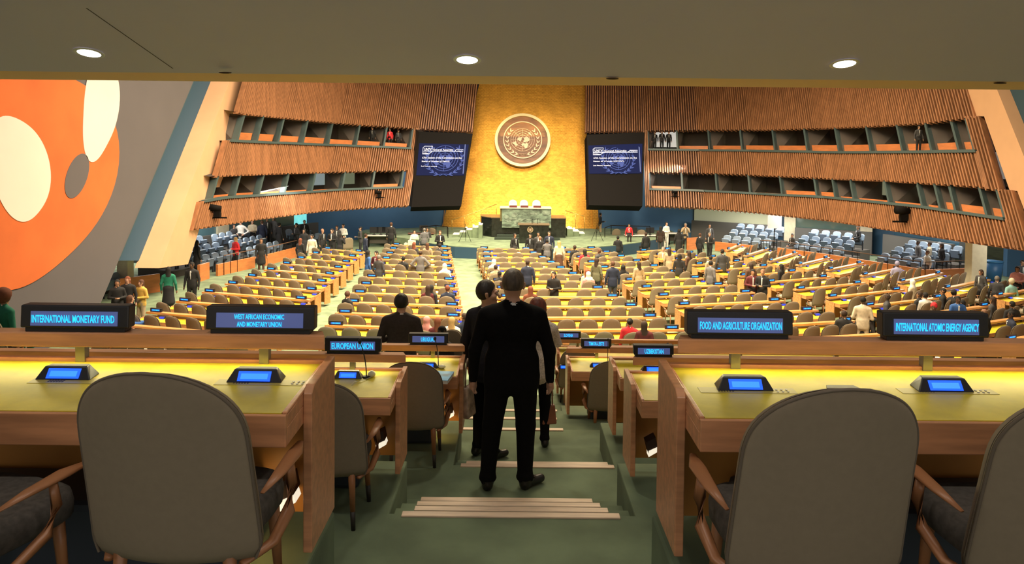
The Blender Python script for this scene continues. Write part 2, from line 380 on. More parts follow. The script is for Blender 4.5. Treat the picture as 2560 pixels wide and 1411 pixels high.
TRu = gallery(PR, Rb3, Rt2, (1620, 360), (2436, 350), mRu, 'right_high', {0: (.9, .85, .75)})
mRl = [(1624, 470), (1706, 473), (1792, 477), (1875, 481), (1955, 487), (2042, 491), (2088, 494), (2134, 500), (2222, 506), (2305, 514), (2350, 520), (2388, 525), (2466, 535), (2511, 542)]
TRl = gallery(PR, Rb2, Rt1, (1624, 465), (2512, 540), mRl, 'right_low', {1: None, 2: None, 3: None, 6: None, 7: (.30, .30, .18), 8: (.50, .46, .28), 9: (.26, .24, .15)})
# ---- left mural wall, recess and pillar (plane X = XL)
XL = -13.6
def X(x, y, X0): return at_x(x, y, X0)
mur = mat('mural_grey', (.105, .095, .105), .85, noise=.05, nscale=.4)
b = MB(); pts = [X(485, 150, XL), X(245, 775, XL), X(200, 900, XL), Vector((XL, 13, 0)), Vector((XL, 11, 13)), X(485, 100, XL)]
b.prism([X(506, 150, XL), X(245, 775, XL), X(215, 860, XL), Vector((XL, 12, 0)), Vector((XL, 12, 12)), X(525, 100, XL)], (-.4, 0, 0)); struct(b.build('wall_left_mural_side', m=mur))
# a plain abstract wall painting: a rounded orange field with soft cream shapes (generic design)
def blob(name, cxy, rad, m, off, parent=None, plane=XL):
    n = 72; pts = []
    for i in range(n):
        a = 2*math.pi*i/n; r = rad(a); pts.append(X(cxy[0]+r[0], cxy[1]+r[1], plane))
    pts = [Vector((plane+.012*off, p.y, p.z)) for p in pts]
    b = MB(); b.prism(pts, (.010, 0, 0)); return b.build(name, parent, m)
orange_p = mat('mural_orange', (.62, .135, .03), .8, noise=.10, nscale=.6); cream_p = mat('mural_cream', (.80, .68, .62), .8, noise=.03, nscale=.5)
mural = empty('wall_painting', X(120, 400, XL), 0, 'huge abstract painting of orange and cream rounded shapes on grey wall', 'painting')
def par(o):
    mw = Matrix.Translation(mural.location); o.parent = mural; o.matrix_parent_inverse = mw.inverted(); return o
tl = math.radians(-28)
def ell(rx, ry, ang, w2=0, ph=0, w3=0, p3=0):
    def f(a):
        k_ = 1+w2*math.cos(2*a+ph)+w3*math.cos(3*a+p3); x = rx*k_*math.cos(a); y = ry*k_*math.sin(a)
        return x*math.cos(ang)-y*math.sin(ang), x*math.sin(ang)+y*math.cos(ang)
    return f
par(blob('orange_shape', (80, 440), ell(190, 290, math.radians(14), .04, .6, .06, 1.0), orange_p, 1))
par(blob('cream_shape', (45, 420), ell(70, 140, math.radians(-12), .05, 0, .05, 0), cream_p, 2))
par(blob('cream_shape', (248, 270), ell(44, 130, math.radians(6), 0, 0, .08, .5), cream_p, 2))
par(blob('grey_shape', (190, 440), ell(26, 58, math.radians(18)), mur, 2))
# recess between mural and pillar : deeper blue fins
XR_ = XL-.9
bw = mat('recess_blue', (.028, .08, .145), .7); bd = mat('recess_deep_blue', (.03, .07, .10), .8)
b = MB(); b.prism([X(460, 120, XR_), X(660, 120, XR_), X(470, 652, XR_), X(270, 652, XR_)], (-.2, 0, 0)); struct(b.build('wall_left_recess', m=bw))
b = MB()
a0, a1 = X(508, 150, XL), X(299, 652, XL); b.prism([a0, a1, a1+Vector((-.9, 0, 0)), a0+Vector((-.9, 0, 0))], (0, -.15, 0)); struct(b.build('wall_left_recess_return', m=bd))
b = MB()
P4 = [X(600, 145, XL), X(680, 145, XL), X(655, 206, XL), X(641, 250, XL), X(641, 252, XL), X(622, 252, XL), X(545, 468, XL), X(528, 470, XL), X(455, 668, XL), X(398, 671, XL), X(577, 202, XL)]
P4 = [X(594, 150, XL), X(682, 150, XL), X(643, 250, XL), X(627, 250, XL), X(549, 468, XL), X(532, 470, XL), X(470, 661, XL), X(398, 671, XL)]
b.prism(P4, (-.95, 0, 0)); o = b.build('wall_left_pillar', m=cream); struct(o)
# right pillar
XRR = 19.0
b = MB()
b.prism([X(2395, 150, XRR), X(2440, 291, XRR), X(2460, 291, XRR), X(2524, 476, XRR), X(2543, 478, XRR), X(2640, 740, XRR), X(2700, 740, XRR), X(2463, 150, XRR)], (.9, 0, 0)); struct(b.build('wall_right_pillar', m=cream))
b = MB(); b.prism([X(2440, 120, XRR+.5), X(2760, 760, XRR+.5), X(2900, 760, XRR+.5), X(2900, 120, XRR+.5)], (.3, 0, 0)); struct(b.build('wall_right_recess', m=bd))
# ---- golden wall
gold = mat('gold_leaf', (.45, .225, .034), .36, metal=.85, noise=.10, nscale=1.2)
nt = gold.node_tree; bs = nt.nodes['Principled BSDF']
br = nt.nodes.new('ShaderNodeTexBrick'); tc = nt.nodes.new('ShaderNodeTexCoord'); mp = nt.nodes.new('ShaderNodeMapping'); mp.inputs['Rotation'].default_value = (math.radians(90), 0, 0)
br.inputs['Scale'].default_value = 2.2; br.inputs['Color1'].default_value = (.5, .5, .5, 1); br.inputs['Color2'].default_value = (.62, .62, .62, 1); br.inputs['Mortar'].default_value = (.3, .3, .3, 1); br.inputs['Mortar Size'].default_value = .012
nt.links.new(tc.outputs['Object'], mp.inputs[0]); nt.links.new(mp.outputs[0], br.inputs['Vector'])
mu = nt.nodes.new('ShaderNodeMath'); mu.operation = 'MULTIPLY'; mu.inputs[1].default_value = .78; nt.links.new(br.outputs['Color'], mu.inputs[0]); nt.links.new(mu.outputs[0], bs.inputs['Roughness'])
bp = nt.nodes.new('ShaderNodeBump'); bp.inputs['Strength'].default_value = .35; bp.inputs['Distance'].default_value = .02; n2 = nt.nodes.new('ShaderNodeTexNoise'); n2.inputs['Scale'].default_value = 5; n2.inputs['Detail'].default_value = 6
nt.links.new(tc.outputs['Object'], n2.inputs['Vector']); nt.links.new(n2.outputs['Fac'], bp.inputs['Height']); nt.links.new(bp.outputs[0], bs.inputs['Normal'])
SZT = .75        # stage top
GY0 = 51.5; lean = .30      # gold wall base distance and lean per metre of height
def gold_pt(x, y, off=0):
    r = ray(x, y); # plane: Y = GY0 + lean*(z-SZT)
    s = (GY0+off+lean*(CAMZ-SZT))/(r.y-lean*r.z); return CAM+r*s
b = MB(); b.prism([gold_pt(1096, 600), gold_pt(1500, 600), gold_pt(1494, 505), gold_pt(1464, 500), gold_pt(1470, 120), gold_pt(1222, 120)], (0, .5, .0)); struct(b.build('wall_gold', m=gold))
b = MB(); b.prism([gold_pt(1480, 500, -.3), gold_pt(1494, 500, -.3), gold_pt(1497, 600, -.3), gold_pt(1484, 600, -.3)], (0, .3, 0)); struct(b.build('wall_gold_return', m=gold))
b = MB(); b.prism([gold_pt(1112, 500, -.02), gold_pt(1114, 500, -.02), gold_pt(1108, 585, -.02), gold_pt(1106, 585, -.02)], (0, -.03, 0)); struct(b.build('trim_gold_joint', m=mat('joint_bronze', (.25, .12, .03), .5, metal=.6)))
# blue walls behind the stage corners
b = MB(); A_, B_ = at_z(735, 640, MZ), at_z(1112, 602, MZ)
b.prism([Vector((-13.2, 47.5, 0)), Vector((-4.2, 52.2, 0)), Vector((-4.2, 52.2, 5.5)), Vector((-13.2, 47.5, 5.5))], (-.1, .3, 0)); struct(b.build('wall_back_left', m=blue_wall))
b = MB(); b.prism([Vector((5.4, 52.2, 0)), Vector((12.4, 50.4, 0)), Vector((12.4, 50.4, 5.5)), Vector((5.4, 52.2, 5.5))], (.1, .3, 0)); struct(b.build('wall_back_right', m=blue_wall))
# dark enclosure behind slats
b = MB(); b.prism([Vector((-26, 62, -1)), Vector((30, 62, -1)), Vector((30, 62, 24)), Vector((-26, 62, 24))], (0, .3, 0)); struct(b.build('wall_far_back', m=mat('void_dark', (.05, .05, .06), .9)))
# ---- side galleries: back walls with glass, columns
def wall_strip(name, x0, x1, m, z0, z1, A, B, thick=.25, off=0):
    """panel standing on the plan line A-B between image columns x0,x1"""
    def hit(x):
        r = ray(x, 560); d2 = Vector((r.x, r.y, 0)); u = B-A
        t = (A.x*d2.y-A.y*d2.x)/(d2.x*u.y-d2.y*u.x); return A+u*t
    p, q = hit(x0), hit(x1); n = Vector((-(q-p).y, (q-p).x, 0)).normalized()
    if n.dot(p) > 0: n = -n
    p = p+n*off; q = q+n*off
    mb = MB(); mb.prism([Vector((p.x, p.y, z0)), Vector((q.x, q.y, z0)), Vector((q.x, q.y, z1)), Vector((p.x, p.y, z1))], -n*thick)
    return mb.build(name, m=m)
RA, RB, RC = Vector((12.4, 50.3, 0)), Vector((21.8, 44.0, 0)), Vector((24.5, 33.0, 0))
teal = mat('booth_glass_teal', (.10, .16, .14), .12, spec=.8); lit_room = mat('lit_office', (.45, .47, .33), .8, emit=(.40, .42, .27), es=.28)
navy = mat('navy_panel', (.022, .06, .11), .5); pillar_c = mat('pale_column', (.72, .66, .48), .6, noise=.04)
segR = [(1735, 1936, lit_room, 1.0, 3.2, 'glass_room'), (1936, 1962, navy, 0, 3.4, 'navy'), (1962, 1990, pillar_c, 0, 3.4, 'column'), (1990, 2152, teal, 1.0, 3.4, 'dark_glass'), (2152, 2182, pillar_c, 0, 3.6, 'column'), (2182, 2236, navy, 0, 4, 'navy'), (2236, 2400, mat('blue_glass', (.035, .085, .13), .1, spec=.8), 1, 4, 'blue_glass'), (2400, 2434, mat('dark_side', (.03, .035, .035), .6), 0, 4, 'dark_panel')]
for i, (x0, x1, m, z0, z1, nm) in enumerate(segR):
    a, bb = (RA, RB) if x1 <= 2200 else (RB, RC)
    struct(wall_strip('wall_right_gallery_%s_%d' % (nm, i), x0, x1, m, z0, z1, a, bb, off=.15 if nm == 'column' else 0))
struct(wall_strip('wall_right_gallery_ledge_1', 1735, 1945, mat('ledge_grey', (.10, .095, .09), .7), 0, 1.55, RA, RB, off=.5))
struct(wall_strip('wall_right_gallery_ledge_2', 1992, 2184, mat('ledge_grey'), 0, 1.5, RA, RB, off=.5))
struct(wall_strip('wall_right_gallery_ledge_3', 2226, 2400, mat('ledge_grey'), 0, 1.5, RB, RC, off=.5))
RD = at_z(2600, 690, MZ); 
struct(wall_strip('wall_right_column', 2433, 2470, pillar_c, 0, 3.6, Vector((19.5, 31.3, 0)), Vector((23, 31.3, 0)), .5))
b = MB(); b.prism([Vector((24.6, 36.5, 0)), Vector((30, 36.5, 0)), Vector((30, 36.5, 5)), Vector((24.6, 36.5, 5))], (0, .3, 0)); struct(b.build('wall_right_far_blue', m=blue_wall))
LA, LB = Vector((-13.2, 47.6, 0)), Vector((-19.5, 34.0, 0))
segL = [(470, 540, mat('pale_blue_glass', (.10, .2, .24), .15, spec=.8), 1.0, 3.2, 'blue_glass'), (540, 568, pillar_c, 0, 3.2, 'column'), (568, 620, mat('pale_blue_glass'), 1, 3.2, 'blue_glass'), (620, 735, teal, 1.0, 3.2, 'glass_room'), (735, 797, mat('bright_video_wall', (.1, .6, .6), .4, emit=(.25, .85, .85), es=.8, noise=.9, nscale=3.0), 1.25, 3.2, 'bright_window'), (797, 835, mat('pale_blue_glass'), 1, 3.2, 'blue_glass'), (835, 850, navy, 0, 3.2, 'navy')]
for i, (x0, x1, m, z0, z1, nm) in enumerate(segL):
    struct(wall_strip('wall_left_gallery_%s_%d' % (nm, i), x0, x1, m, z0, z1, LA, LB, off=.15 if nm == 'column' else 0))
struct(wall_strip('wall_left_gallery_ledge', 470, 848, mat('ledge_grey'), 0, 1.35, LA, LB, off=.5))
struct(wall_strip('wall_left_far_column', 291, 318, pillar_c, 0, 2.2, Vector((-18, 30, 0)), Vector((-12, 30, 0)), .5))
struct(wall_strip('wall_left_far_dark', 315, 470, mat('dark_side'), 0, 3.5, Vector((-22, 38, 0)), Vector((-12, 38, 0)), .3))
# galleries lit by their own ceiling lamps
area('gallery_light', (-15.6, 38, 3.15), (-14.8, 38, 0), 2, 12, 800, (1, .93, .82))
area('gallery_light', (17.2, 44, 3.15), (16.5, 43.2, 0), 9, 2, 850, (1, .93, .82))
area('gallery_light', (21.3, 37.5, 3.2), (20.5, 37, 0), 2.5, 4, 260, (1, .93, .82))
area('gallery_light', (22, 30, 3.3), (21.5, 32, 0), 3, 2, 110, (1, .93, .82))
# ---- low orange parapets in front of the side seats
def parapet(name, pts, h=.5, th=.12, cat=True):
    mb = MB(); P3 = [Vector((p.x, p.y, MZ)) for p in pts]
    for a, c_ in zip(P3, P3[1:]):
        n = Vector((-(c_-a).y, (c_-a).x, 0)).normalized()*th
        mb.prism([a, c_, c_+n, a+n], (0, 0, h))
    return struct(mb.build(name, m=orange_w))
parapet('wall_left_parapet_1', [at_z(500, 705, MZ), at_z(524, 697, MZ)], .75)
parapet('wall_left_parapet_2', [at_z(545, 691, MZ), at_z(638, 670, MZ)], .55)
parapet('wall_left_parapet_3', [at_z(665, 665, MZ), at_z(744, 643, MZ)], .55)
parapet('wall_left_parapet_4', [at_z(300, 745, MZ), at_z(400, 730, MZ)], .75)
parapet('wall_right_parapet_1', [at_z(1720, 626, MZ), at_z(1745, 624, MZ)], .75)
parapet('wall_right_parapet_2', [at_z(1787, 627, MZ), at_z(1890, 638, MZ)], .55)
parapet('wall_right_parapet_3', [at_z(1943, 643, MZ), at_z(2080, 663, MZ), at_z(2312, 704, MZ)], .55)
parapet('wall_right_parapet_4', [at_z(2312, 704, MZ), at_z(2418, 700, MZ)], .55)
# ================================================================== STAGE
b = MB(); edge = [(1040, 600), (1085, 610), (1137, 616), (1220, 620), (1300, 622), (1400, 621), (1480, 618), (1547, 613), (1600, 606), (1650, 597)]
top = [at_z(x, y, SZT) for x, y in edge]+[Vector((11, 50, SZT)), Vector((11, 53.5, SZT)), Vector((-9, 53.5, SZT)), Vector((-10, 48, SZT))]
b.prism([Vector((p.x, p.y, MZ-.1)) for p in top], (0, 0, SZT-MZ+.1)); struct(b.build('floor_stage', m=carpet))
b = MB()
for (a, c_) in zip(edge, edge[1:]):
    a, c_ = at_z(*a, SZT), at_z(*c_, SZT); b.prism([Vector((a.x, a.y-.02, MZ)), Vector((c_.x, c_.y-.02, MZ)), Vector((c_.x, c_.y-.02, SZT-.03)), Vector((a.x, a.y-.02, SZT-.03))], (0, -.03, 0))
struct(b.build('trim_stage_skirt', m=navy))
# low step blocks at stage corners
white_step = mat('pale_step', (.62, .64, .52), .7)
for nm, xs in (('left', [(1003, 1040, 617), (1010, 1050, 609), (1020, 1075, 602)]), ):
    for i, (x0, x1, y) in enumerate(xs):
        p = at_z(x0, y, MZ+.2*(i+1)); q = at_z(x1, y, MZ+.2*(i+1)); b = MB(); b.box(p.x, q.x, p.y, p.y+1.2, MZ, MZ+.2*(i+1)); struct(b.build('floor_corner_step_%d' % (i+1), m=white_step))
def dais():
    e = empty('rostrum', (at_z(1310, 594, SZT)), 0, 'black and green marble rostrum below golden wall with carved stone front', 'rostrum')
    o = e.location; Y = o.y
    def lx(x): return (x-PX)/F*Y-o.x
    blk = mat('black_stone', (.014, .017, .014), .25, noise=.3, nscale=4); grn = mat('green_marble', (.115, .165, .125), .3, noise=.6, nscale=3.2, stretch=(1, 1, 2.2))
    b = MB(); x0, x1, x2 = lx(1203), lx(1230), lx(1416)
    b.prism([(x1, 0, 0), (x2, 0, 0), (x2, 2.2, 0), (x0-.1, 2.2, 0), (x0, .9, 0)], (0, 0, 1.18)); b.build('podium_base', e, blk, .02)
    b = MB(); b.prism([(x1-.03, -.03, 1.18), (x2+.02, -.03, 1.18), (x2+.02, 2.2, 1.18), (x0-.12, 2.2, 1.18), (x0-.04, .9, 1.18)], (0, 0, .05)); b.build('podium_cap', e, mat('brown_cap', (.12, .085, .05), .35))
    b = MB(); m0, m1 = lx(1256), lx(1379); z0, z1 = .62, 1.80
    b.prism([(m0, -.25, z0), (m1, -.25, z0), (m1, -.12, z1), (m0, -.12, z1)], (0, .3, 0)); b.build('marble_front', e, grn, .01)
    b = MB(); b.prism([(m0-.12, 0, 1.0), (m0, -.1, 1.0), (m0, -.1, z1), (m0-.12, 0, z1)], (0, 1.2, 0)); b.build('side_cheek', e, mat('olive_side', (.16, .15, .07), .4))
    b = MB(); b.box(m0-.14, m1+.02, -.2, 1.2, z1, z1+.06); b.build('counter_top', e, mat('counter_cream', (.62, .58, .45), .5))
    rlf = mat('marble_relief', (.15, .20, .155), .35, noise=.4, nscale=5)
    rr = random.Random(5)
    for i in range(16):
        a, c_ = .25+2.7*((i*7) % 16)/16, .12+.85*rr.random(); n = rr.choice([7, 8, 9]); sx, sz = rr.uniform(.12, .38), rr.uniform(.06, .17); ph = rr.uniform(0, 6); P_ = []
        for k_ in range(n):
            t = 2*math.pi*k_/n; q = rr.uniform(.65, 1.15); x = a+sx*q*math.cos(t); z = c_+sz*q*math.sin(t); P_.append((m0+min(max(x, .05), m1-m0-.05), z0+min(max(z, .05), 1.12)))
        b = MB(); b.prism([(x, -.25+.13*(z-z0)/1.18-.018, z) for x, z in P_], (0, .03, 0)); b.build('stone_carving', e, rlf)
    for i, (x, y) in enumerate([(1283, 508), (1311, 508), (1343, 508)]):     # high white chairs
        ch = empty('podium_chair', (o.x+lx(x), Y+.9, SZT+1.42), 0, ['white upholstered chair behind rostrum nearest the stairs with railing', 'white upholstered chair behind the middle of the rostrum', 'white upholstered chair behind rostrum nearest the dark screen over short stairs'][i], 'chair', 'white chairs behind the rostrum')
        b = MB(); n = 14; pts = [(-.26, 0, .1)]+[(-.26*math.cos(math.pi*k/n)*(1 if 1 else 0), .02, .62+.24*math.sin(math.pi*k/n)) for k in range(n+1)]+[(.26, 0, .1)]
        b.prism(pts, (0, .09, 0)); b.build('backrest', ch, mat('cream_leather', (.78, .70, .55), .5, emit=None), .02)
        b = MB(); b.box(-.25, .25, -.45, .0, 0, .12); b.build('seat', ch, mat('cream_leather'), .02)
        pl = empty('podium_nameplate', (o.x+lx(x)+.02, Y-.02, SZT+1.86), 0, ['dark red name block on rostrum counter nearest stairs with railing', 'dark red name block at the middle of rostrum counter', 'dark red name block on rostrum counter nearest short stairs'][i], 'nameplate', 'name blocks on the rostrum counter')
        b = MB(); b.box(-.24, .24, -.06, .04, 0, .13); b.build('block', pl, mat('dark_red_block', (.10, .015, .012), .5), .01)
    # lectern in front
    q = at_z(1337, 609, SZT); lec = empty('lectern', q, 0, 'dark lectern with round wreath emblem standing before green marble rostrum', 'lectern')
    def l2(x): return (x-PX)/F*q.y-q.x
    b = MB(); b.box(l2(1300), l2(1374), 0, .9, 0, 1.05); b.build('body', lec, blk, .03)
    b = MB(); b.box(l2(1296), l2(1376), -.05, .95, 1.05, 1.11); b.build('top', lec, mat('brown_cap'), .01)
    for s in (-.16, .16):
        b = MB(); b.tube([(s, .35, 1.1), (s, .3, 1.3), (s+.01, .18, 1.42)], [.012, .012, .02]); b.build('microphone', lec, blackm)
    return e, lec, q
ROST, LEC, LQ = dais()
for i, (x0, x1, y) in enumerate([(1236, 1399, 600), (1242, 1300, 597)]):
    p = at_z(x0, y, SZT); q = at_z(x1, y, SZT); b = MB(); b.box(p.x, q.x, p.y, p.y+.5, SZT, SZT+.12+.1*i); struct(b.build('trim_rostrum_step_%d' % (i+1), m=mat('step_dark_green', (.02, .035, .025), .5)))
# golden wall stairs
def stage_steps(name, pts, z0, dz, w, label):
    for i, (x0, x1, y) in enumerate(pts):
        z = z0+dz*(i+1); p = at_z(x0, y, z); q = at_z(x1, y, z); b = MB()
        b.use(carpet); b.box(p.x, q.x, p.y, p.y+w, SZT-.02, z-.03); b.use(mat('pale_tread', (.80, .80, .68), .6)); b.box(p.x, q.x, p.y, p.y+w, z-.03, z)
        struct(b.build('floor_stage_stair_%d' % (i+1+(10 if label else 0))))
stage_steps('l', [(1132, 1186, 586), (1149, 1196, 580), (1166, 1203, 574), (1181, 1204, 568), (1196, 1206, 562), (1232, 1252, 548)], SZT, .17, 1.0, 0)
stage_steps('r', [(1443, 1462, 583.5), (1431, 1448, 578), (1418, 1432, 572)], SZT, .17, 1.2, 1)
brass = mat('brass_rail', (.80, .55, .15), .3, metal=.8)
def railing(name, posts, label, m, loc_y, h=.0, r=.018, cat='railing'):
    P = [at_y(x, y, Y) for x, y, Y in posts]; Q = [at_y(x, y2, Y) for (x, y, Y), y2 in zip(posts, loc_y)]
    e = empty(name, P[0], 0, label, cat); o = P[0]
    b = MB(); b.tube([p-o for p in Q], r*1.2, 8); b.build('handrail', e, m)
    for p, q in zip(P, Q):
        b = MB(); b.tube([p-o, q-o], r, 6); b.build('post', e, m)
    return e
railing('stair_railing', [(1130, 576, 49.6), (1161, 568, 49.8), (1202, 560, 50), (1241, 540, 50.2)], 'long brass railing rising beside stairs at foot of golden wall', brass, [550, 540, 526, 511])
railing('stair_railing', [(1461, 577, 49.8), (1439, 569, 50), (1414, 560, 50.2)], 'short brass railing over three steps beside black rostrum end', brass, [541, 535, 527])
railing('corner_railing', [(1120, 596, 43.5), (1118, 592, 44.5), (1090, 590, 46), (1053, 592, 46)], 'thin dark railing at stage corner near the mural side screen', blackm, [571, 567, 564, 568], r=.02)
railing('corner_railing', [(1512, 594, 44), (1528, 586, 46), (1566, 586, 46), (1625, 592, 46)], 'thin dark railing at stage corner before blue wall near the woman in red', blackm, [570, 564, 565, 566], r=.02)
for i, (x, y, h) in enumerate([(1163, 605, 26), (1492, 603, 26)]):
    p = at_z(x, y, SZT); e = empty('tripod', p, 0, ['thin black tripod stand on stage before the brass railed stairs', 'thin black tripod stand on stage before the blue wall corner'][i], 'tripod')
    for a in (90, 210, 330):
        b = MB(); b.tube([(.42*math.cos(math.radians(a)), .42*math.sin(math.radians(a)), 0), (0, 0, .85)], .012, 6); b.build('leg', e, blackm)
    b = MB(); b.tube([(0, 0, .5), (0, 0, 1.05)], .014, 6); b.build('pole', e, blackm)
# up-lights at foot of golden wall
uplm = mat('uplight_lens', (1, .8, .3), .4, emit=(1, .75, .3), es=6)
for i, (x, y) in enumerate([(1133, 577), (1149, 573), (1166, 567), (1184, 561), (1199, 555), (1219, 546), (1240, 538), (1406, 558), (1422, 565), (1435, 569), (1461, 576)]):
    p = gold_pt(x, y, -.35); spot('uplight_beam', p, p+Vector((0, .75, 3)), 13, (1, .78, .30), 75, .9, .05)
    b = MB(); b.box(-.06, .06, -.05, .05, -.1, -.02); o = b.build('uplight', None, uplm); o.location = p
    tag(o, 'small brass uplight at foot of golden wall, %s from the mural side' % ORD[i], 'light', 'uplights along the golden wall')
# ================================================================== EMBLEM
def arc_pts(r, n=48, a0=0, a1=2*math.pi): return [(r*math.cos(a0+(a1-a0)*i/n), r*math.sin(a0+(a1-a0)*i/n)) for i in range(n+1)]
def ring(mb, r0, r1, y0, y1, n=64):
    A = arc_pts(r0, n)[:-1]; B = arc_pts(r1, n)[:-1]
    vs = [(x, y0, z) for x, z in A]+[(x, y0, z) for x, z in B]+[(x, y1, z) for x, z in A]+[(x, y1, z) for x, z in B]; fs = []
    for i in range(n):
        j = (i+1) % n; fs += [(i, n+i, n+j, j), (n+i, 3*n+i, 3*n+j, n+j), (i, j, 2*n+j, 2*n+i)]
    mb.add(vs, fs)
LANDS = [  # outlines in emblem units (unit = globe radius), x right, z up
 [(-.46, .05), (-.40, .17), (-.25, .22), (-.12, .20), (-.03, .24), (-.04, .12), (-.10, .08), (-.08, -.02), (-.16, -.12), (-.24, -.16), (-.30, -.08), (-.42, -.02)],
 [(-.93, -.28), (-.70, -.22), (-.62, -.12), (-.55, -.16), (-.52, -.30), (-.42, -.44), (-.42, -.52), (-.56, -.54), (-.66, -.46), (-.80, -.36)],
 [(.08, .18), (.22, .22), (.32, .28), (.44, .24), (.55, .14), (.58, .02), (.54, -.12), (.46, -.10), (.42, -.20), (.30, -.16), (.22, -.24), (.10, -.22), (.04, -.12), (.14, -.02)],
 [(-.02, -.30), (.10, -.28), (.22, -.34), (.36, -.26), (.46, -.36), (.44, -.58), (.34, -.74), (.22, -.78), (.14, -.64), (.12, -.52), (-.04, -.56), (-.10, -.42)],
 [(.42, .68), (.60, .66), (.66, .56), (.74, .46), (.80, .34), (.72, .36), (.62, .44), (.52, .52)]]
def emblem_parts(parent, R, y, m, th=.03, lw=.02, origin=(0, 0, 0)):
    """R: globe radius; built around origin facing -Y"""
    ox, oy, oz = origin
    def sh(mb):
        mb.v = [(v[0]+ox, v[1]+oy, v[2]+oz) for v in mb.v]; return mb
    b = MB()
    for k_ in (.25, .43, .62, .81, 1.0): ring(b, R*(k_-lw), R*(k_+lw*.4), y-th, y, 56)
    for k_ in range(8):
        a = math.pi*k_/4; c_, s_ = math.cos(a), math.sin(a); w = R*lw*.6
        b.prism([(R*.25*c_-w*s_, y-th, R*.25*s_+w*c_), (R*.25*c_+w*s_, y-th, R*.25*s_-w*c_), (R*c_+w*s_, y-th, R*s_-w*c_), (R*c_-w*s_, y-th, R*s_+w*c_)], (0, th, 0))
    sh(b).build('globe_grid', parent, m)
    for L in LANDS:
        b = MB(); b.prism([(x*R, y-th*1.6, z*R) for x, z in L], (0, th*1.6, 0)); sh(b).build('continent', parent, m)
    for s in (-1, 1):       # olive branches
        b = MB(); R2 = R*1.30; n = 7
        def leaf(px, pz, ang, L, Wd):
            c_, s_ = math.cos(ang), math.sin(ang); q = [(0, 0), (.25*L, Wd), (.65*L, Wd*.8), (L, 0), (.6*L, -Wd*.5), (.2*L, -Wd*.4)]
            b.prism([((px+x*c_-z*s_)*s, y-th*1.3, pz+x*s_+z*c_) for x, z in q], (0, th, 0))
        for i in range(8):
            a = math.radians(-72+i*15.5); px, pz = R2*math.cos(a), R2*math.sin(a)-.05*R; tg = a+math.pi/2
            leaf(px, pz, tg-.55, R*.34, R*.06); leaf(px, pz, tg+.45, R*.34, R*.06)
        st_ = [(s*R2*math.cos(math.radians(t)), y-th*.7, R2*math.sin(math.radians(t))-.05*R) for t in range(-72, 45, 8)]
        st_ = [(-s*R*.28, y-th*.7, -R*1.38), (-s*R*.05, y-th*.7, -R*1.24), (s*R*.2, y-th*.7, -R*1.24)]+st_
        b.tube(st_, R*.022, 5, cap=True); sh(b).build('olive_branch', parent, m)
c0 = gold_pt(1306.5, 351, -.35); le = math.atan(lean)
E = empty('wall_emblem', c0, 0, 'huge round wood and brass emblem with globe and olive branches on golden wall', 'emblem'); E.rotation_euler = (-le, 0, 0)
sc_ = (gold_pt(1376, 351, -.35)-c0).length
Rr = sc_/math.cos(0)
b = MB(); n = 72
b.add([(Rr*.93*math.cos(2*math.pi*i/n), -.06, Rr*.93*math.sin(2*math.pi*i/n)) for i in range(n)], [tuple(range(n))]); b.build('wooden_disc', E, mat('emblem_wood', (.25, .095, .036), .4, noise=.35, nscale=.9, stretch=(1, 1, 3)))
b = MB(); ring(b, Rr*.90, Rr, -.16, .2, 80); b.build('outer_ring', E, mat('pale_brass', (.55, .47, .28), .35, metal=.5))
b = MB(); ring(b, Rr*.665, Rr*.70, -.14, -.05, 72); b.build('inner_ring', E, mat('pale_rose_metal', (.66, .47, .33), .4, metal=.3))
emblem_parts(E, Rr*.425, -.065, mat('pale_rose_metal'), .04, .02)
area('emblem_backlight', c0+Vector((0, .10, 0)), c0+Vector((0, 2, .6)), 3.2, 3.2, 45, (1, .8, .25))
area('golden_wall_wash', (1, 43, 14.5), (.8, 53, 6), 8, 1.5, 60, (1, .85, .55), 100)
# emblem on lectern
le2 = empty('lectern_emblem', LQ+Vector((.0, -.02, .80)), 0, 'small round wreath emblem on the front of dark lectern', 'emblem')
le2.location.x = at_y(1325.5, 575, LQ.y).x
b = MB(); ring(b, .15, .17, -.02, 0, 32); b.build('ring', le2, mat('pale_brass')); emblem_parts(le2, .10, -.0, mat('pale_rose_metal'), .012, .03)
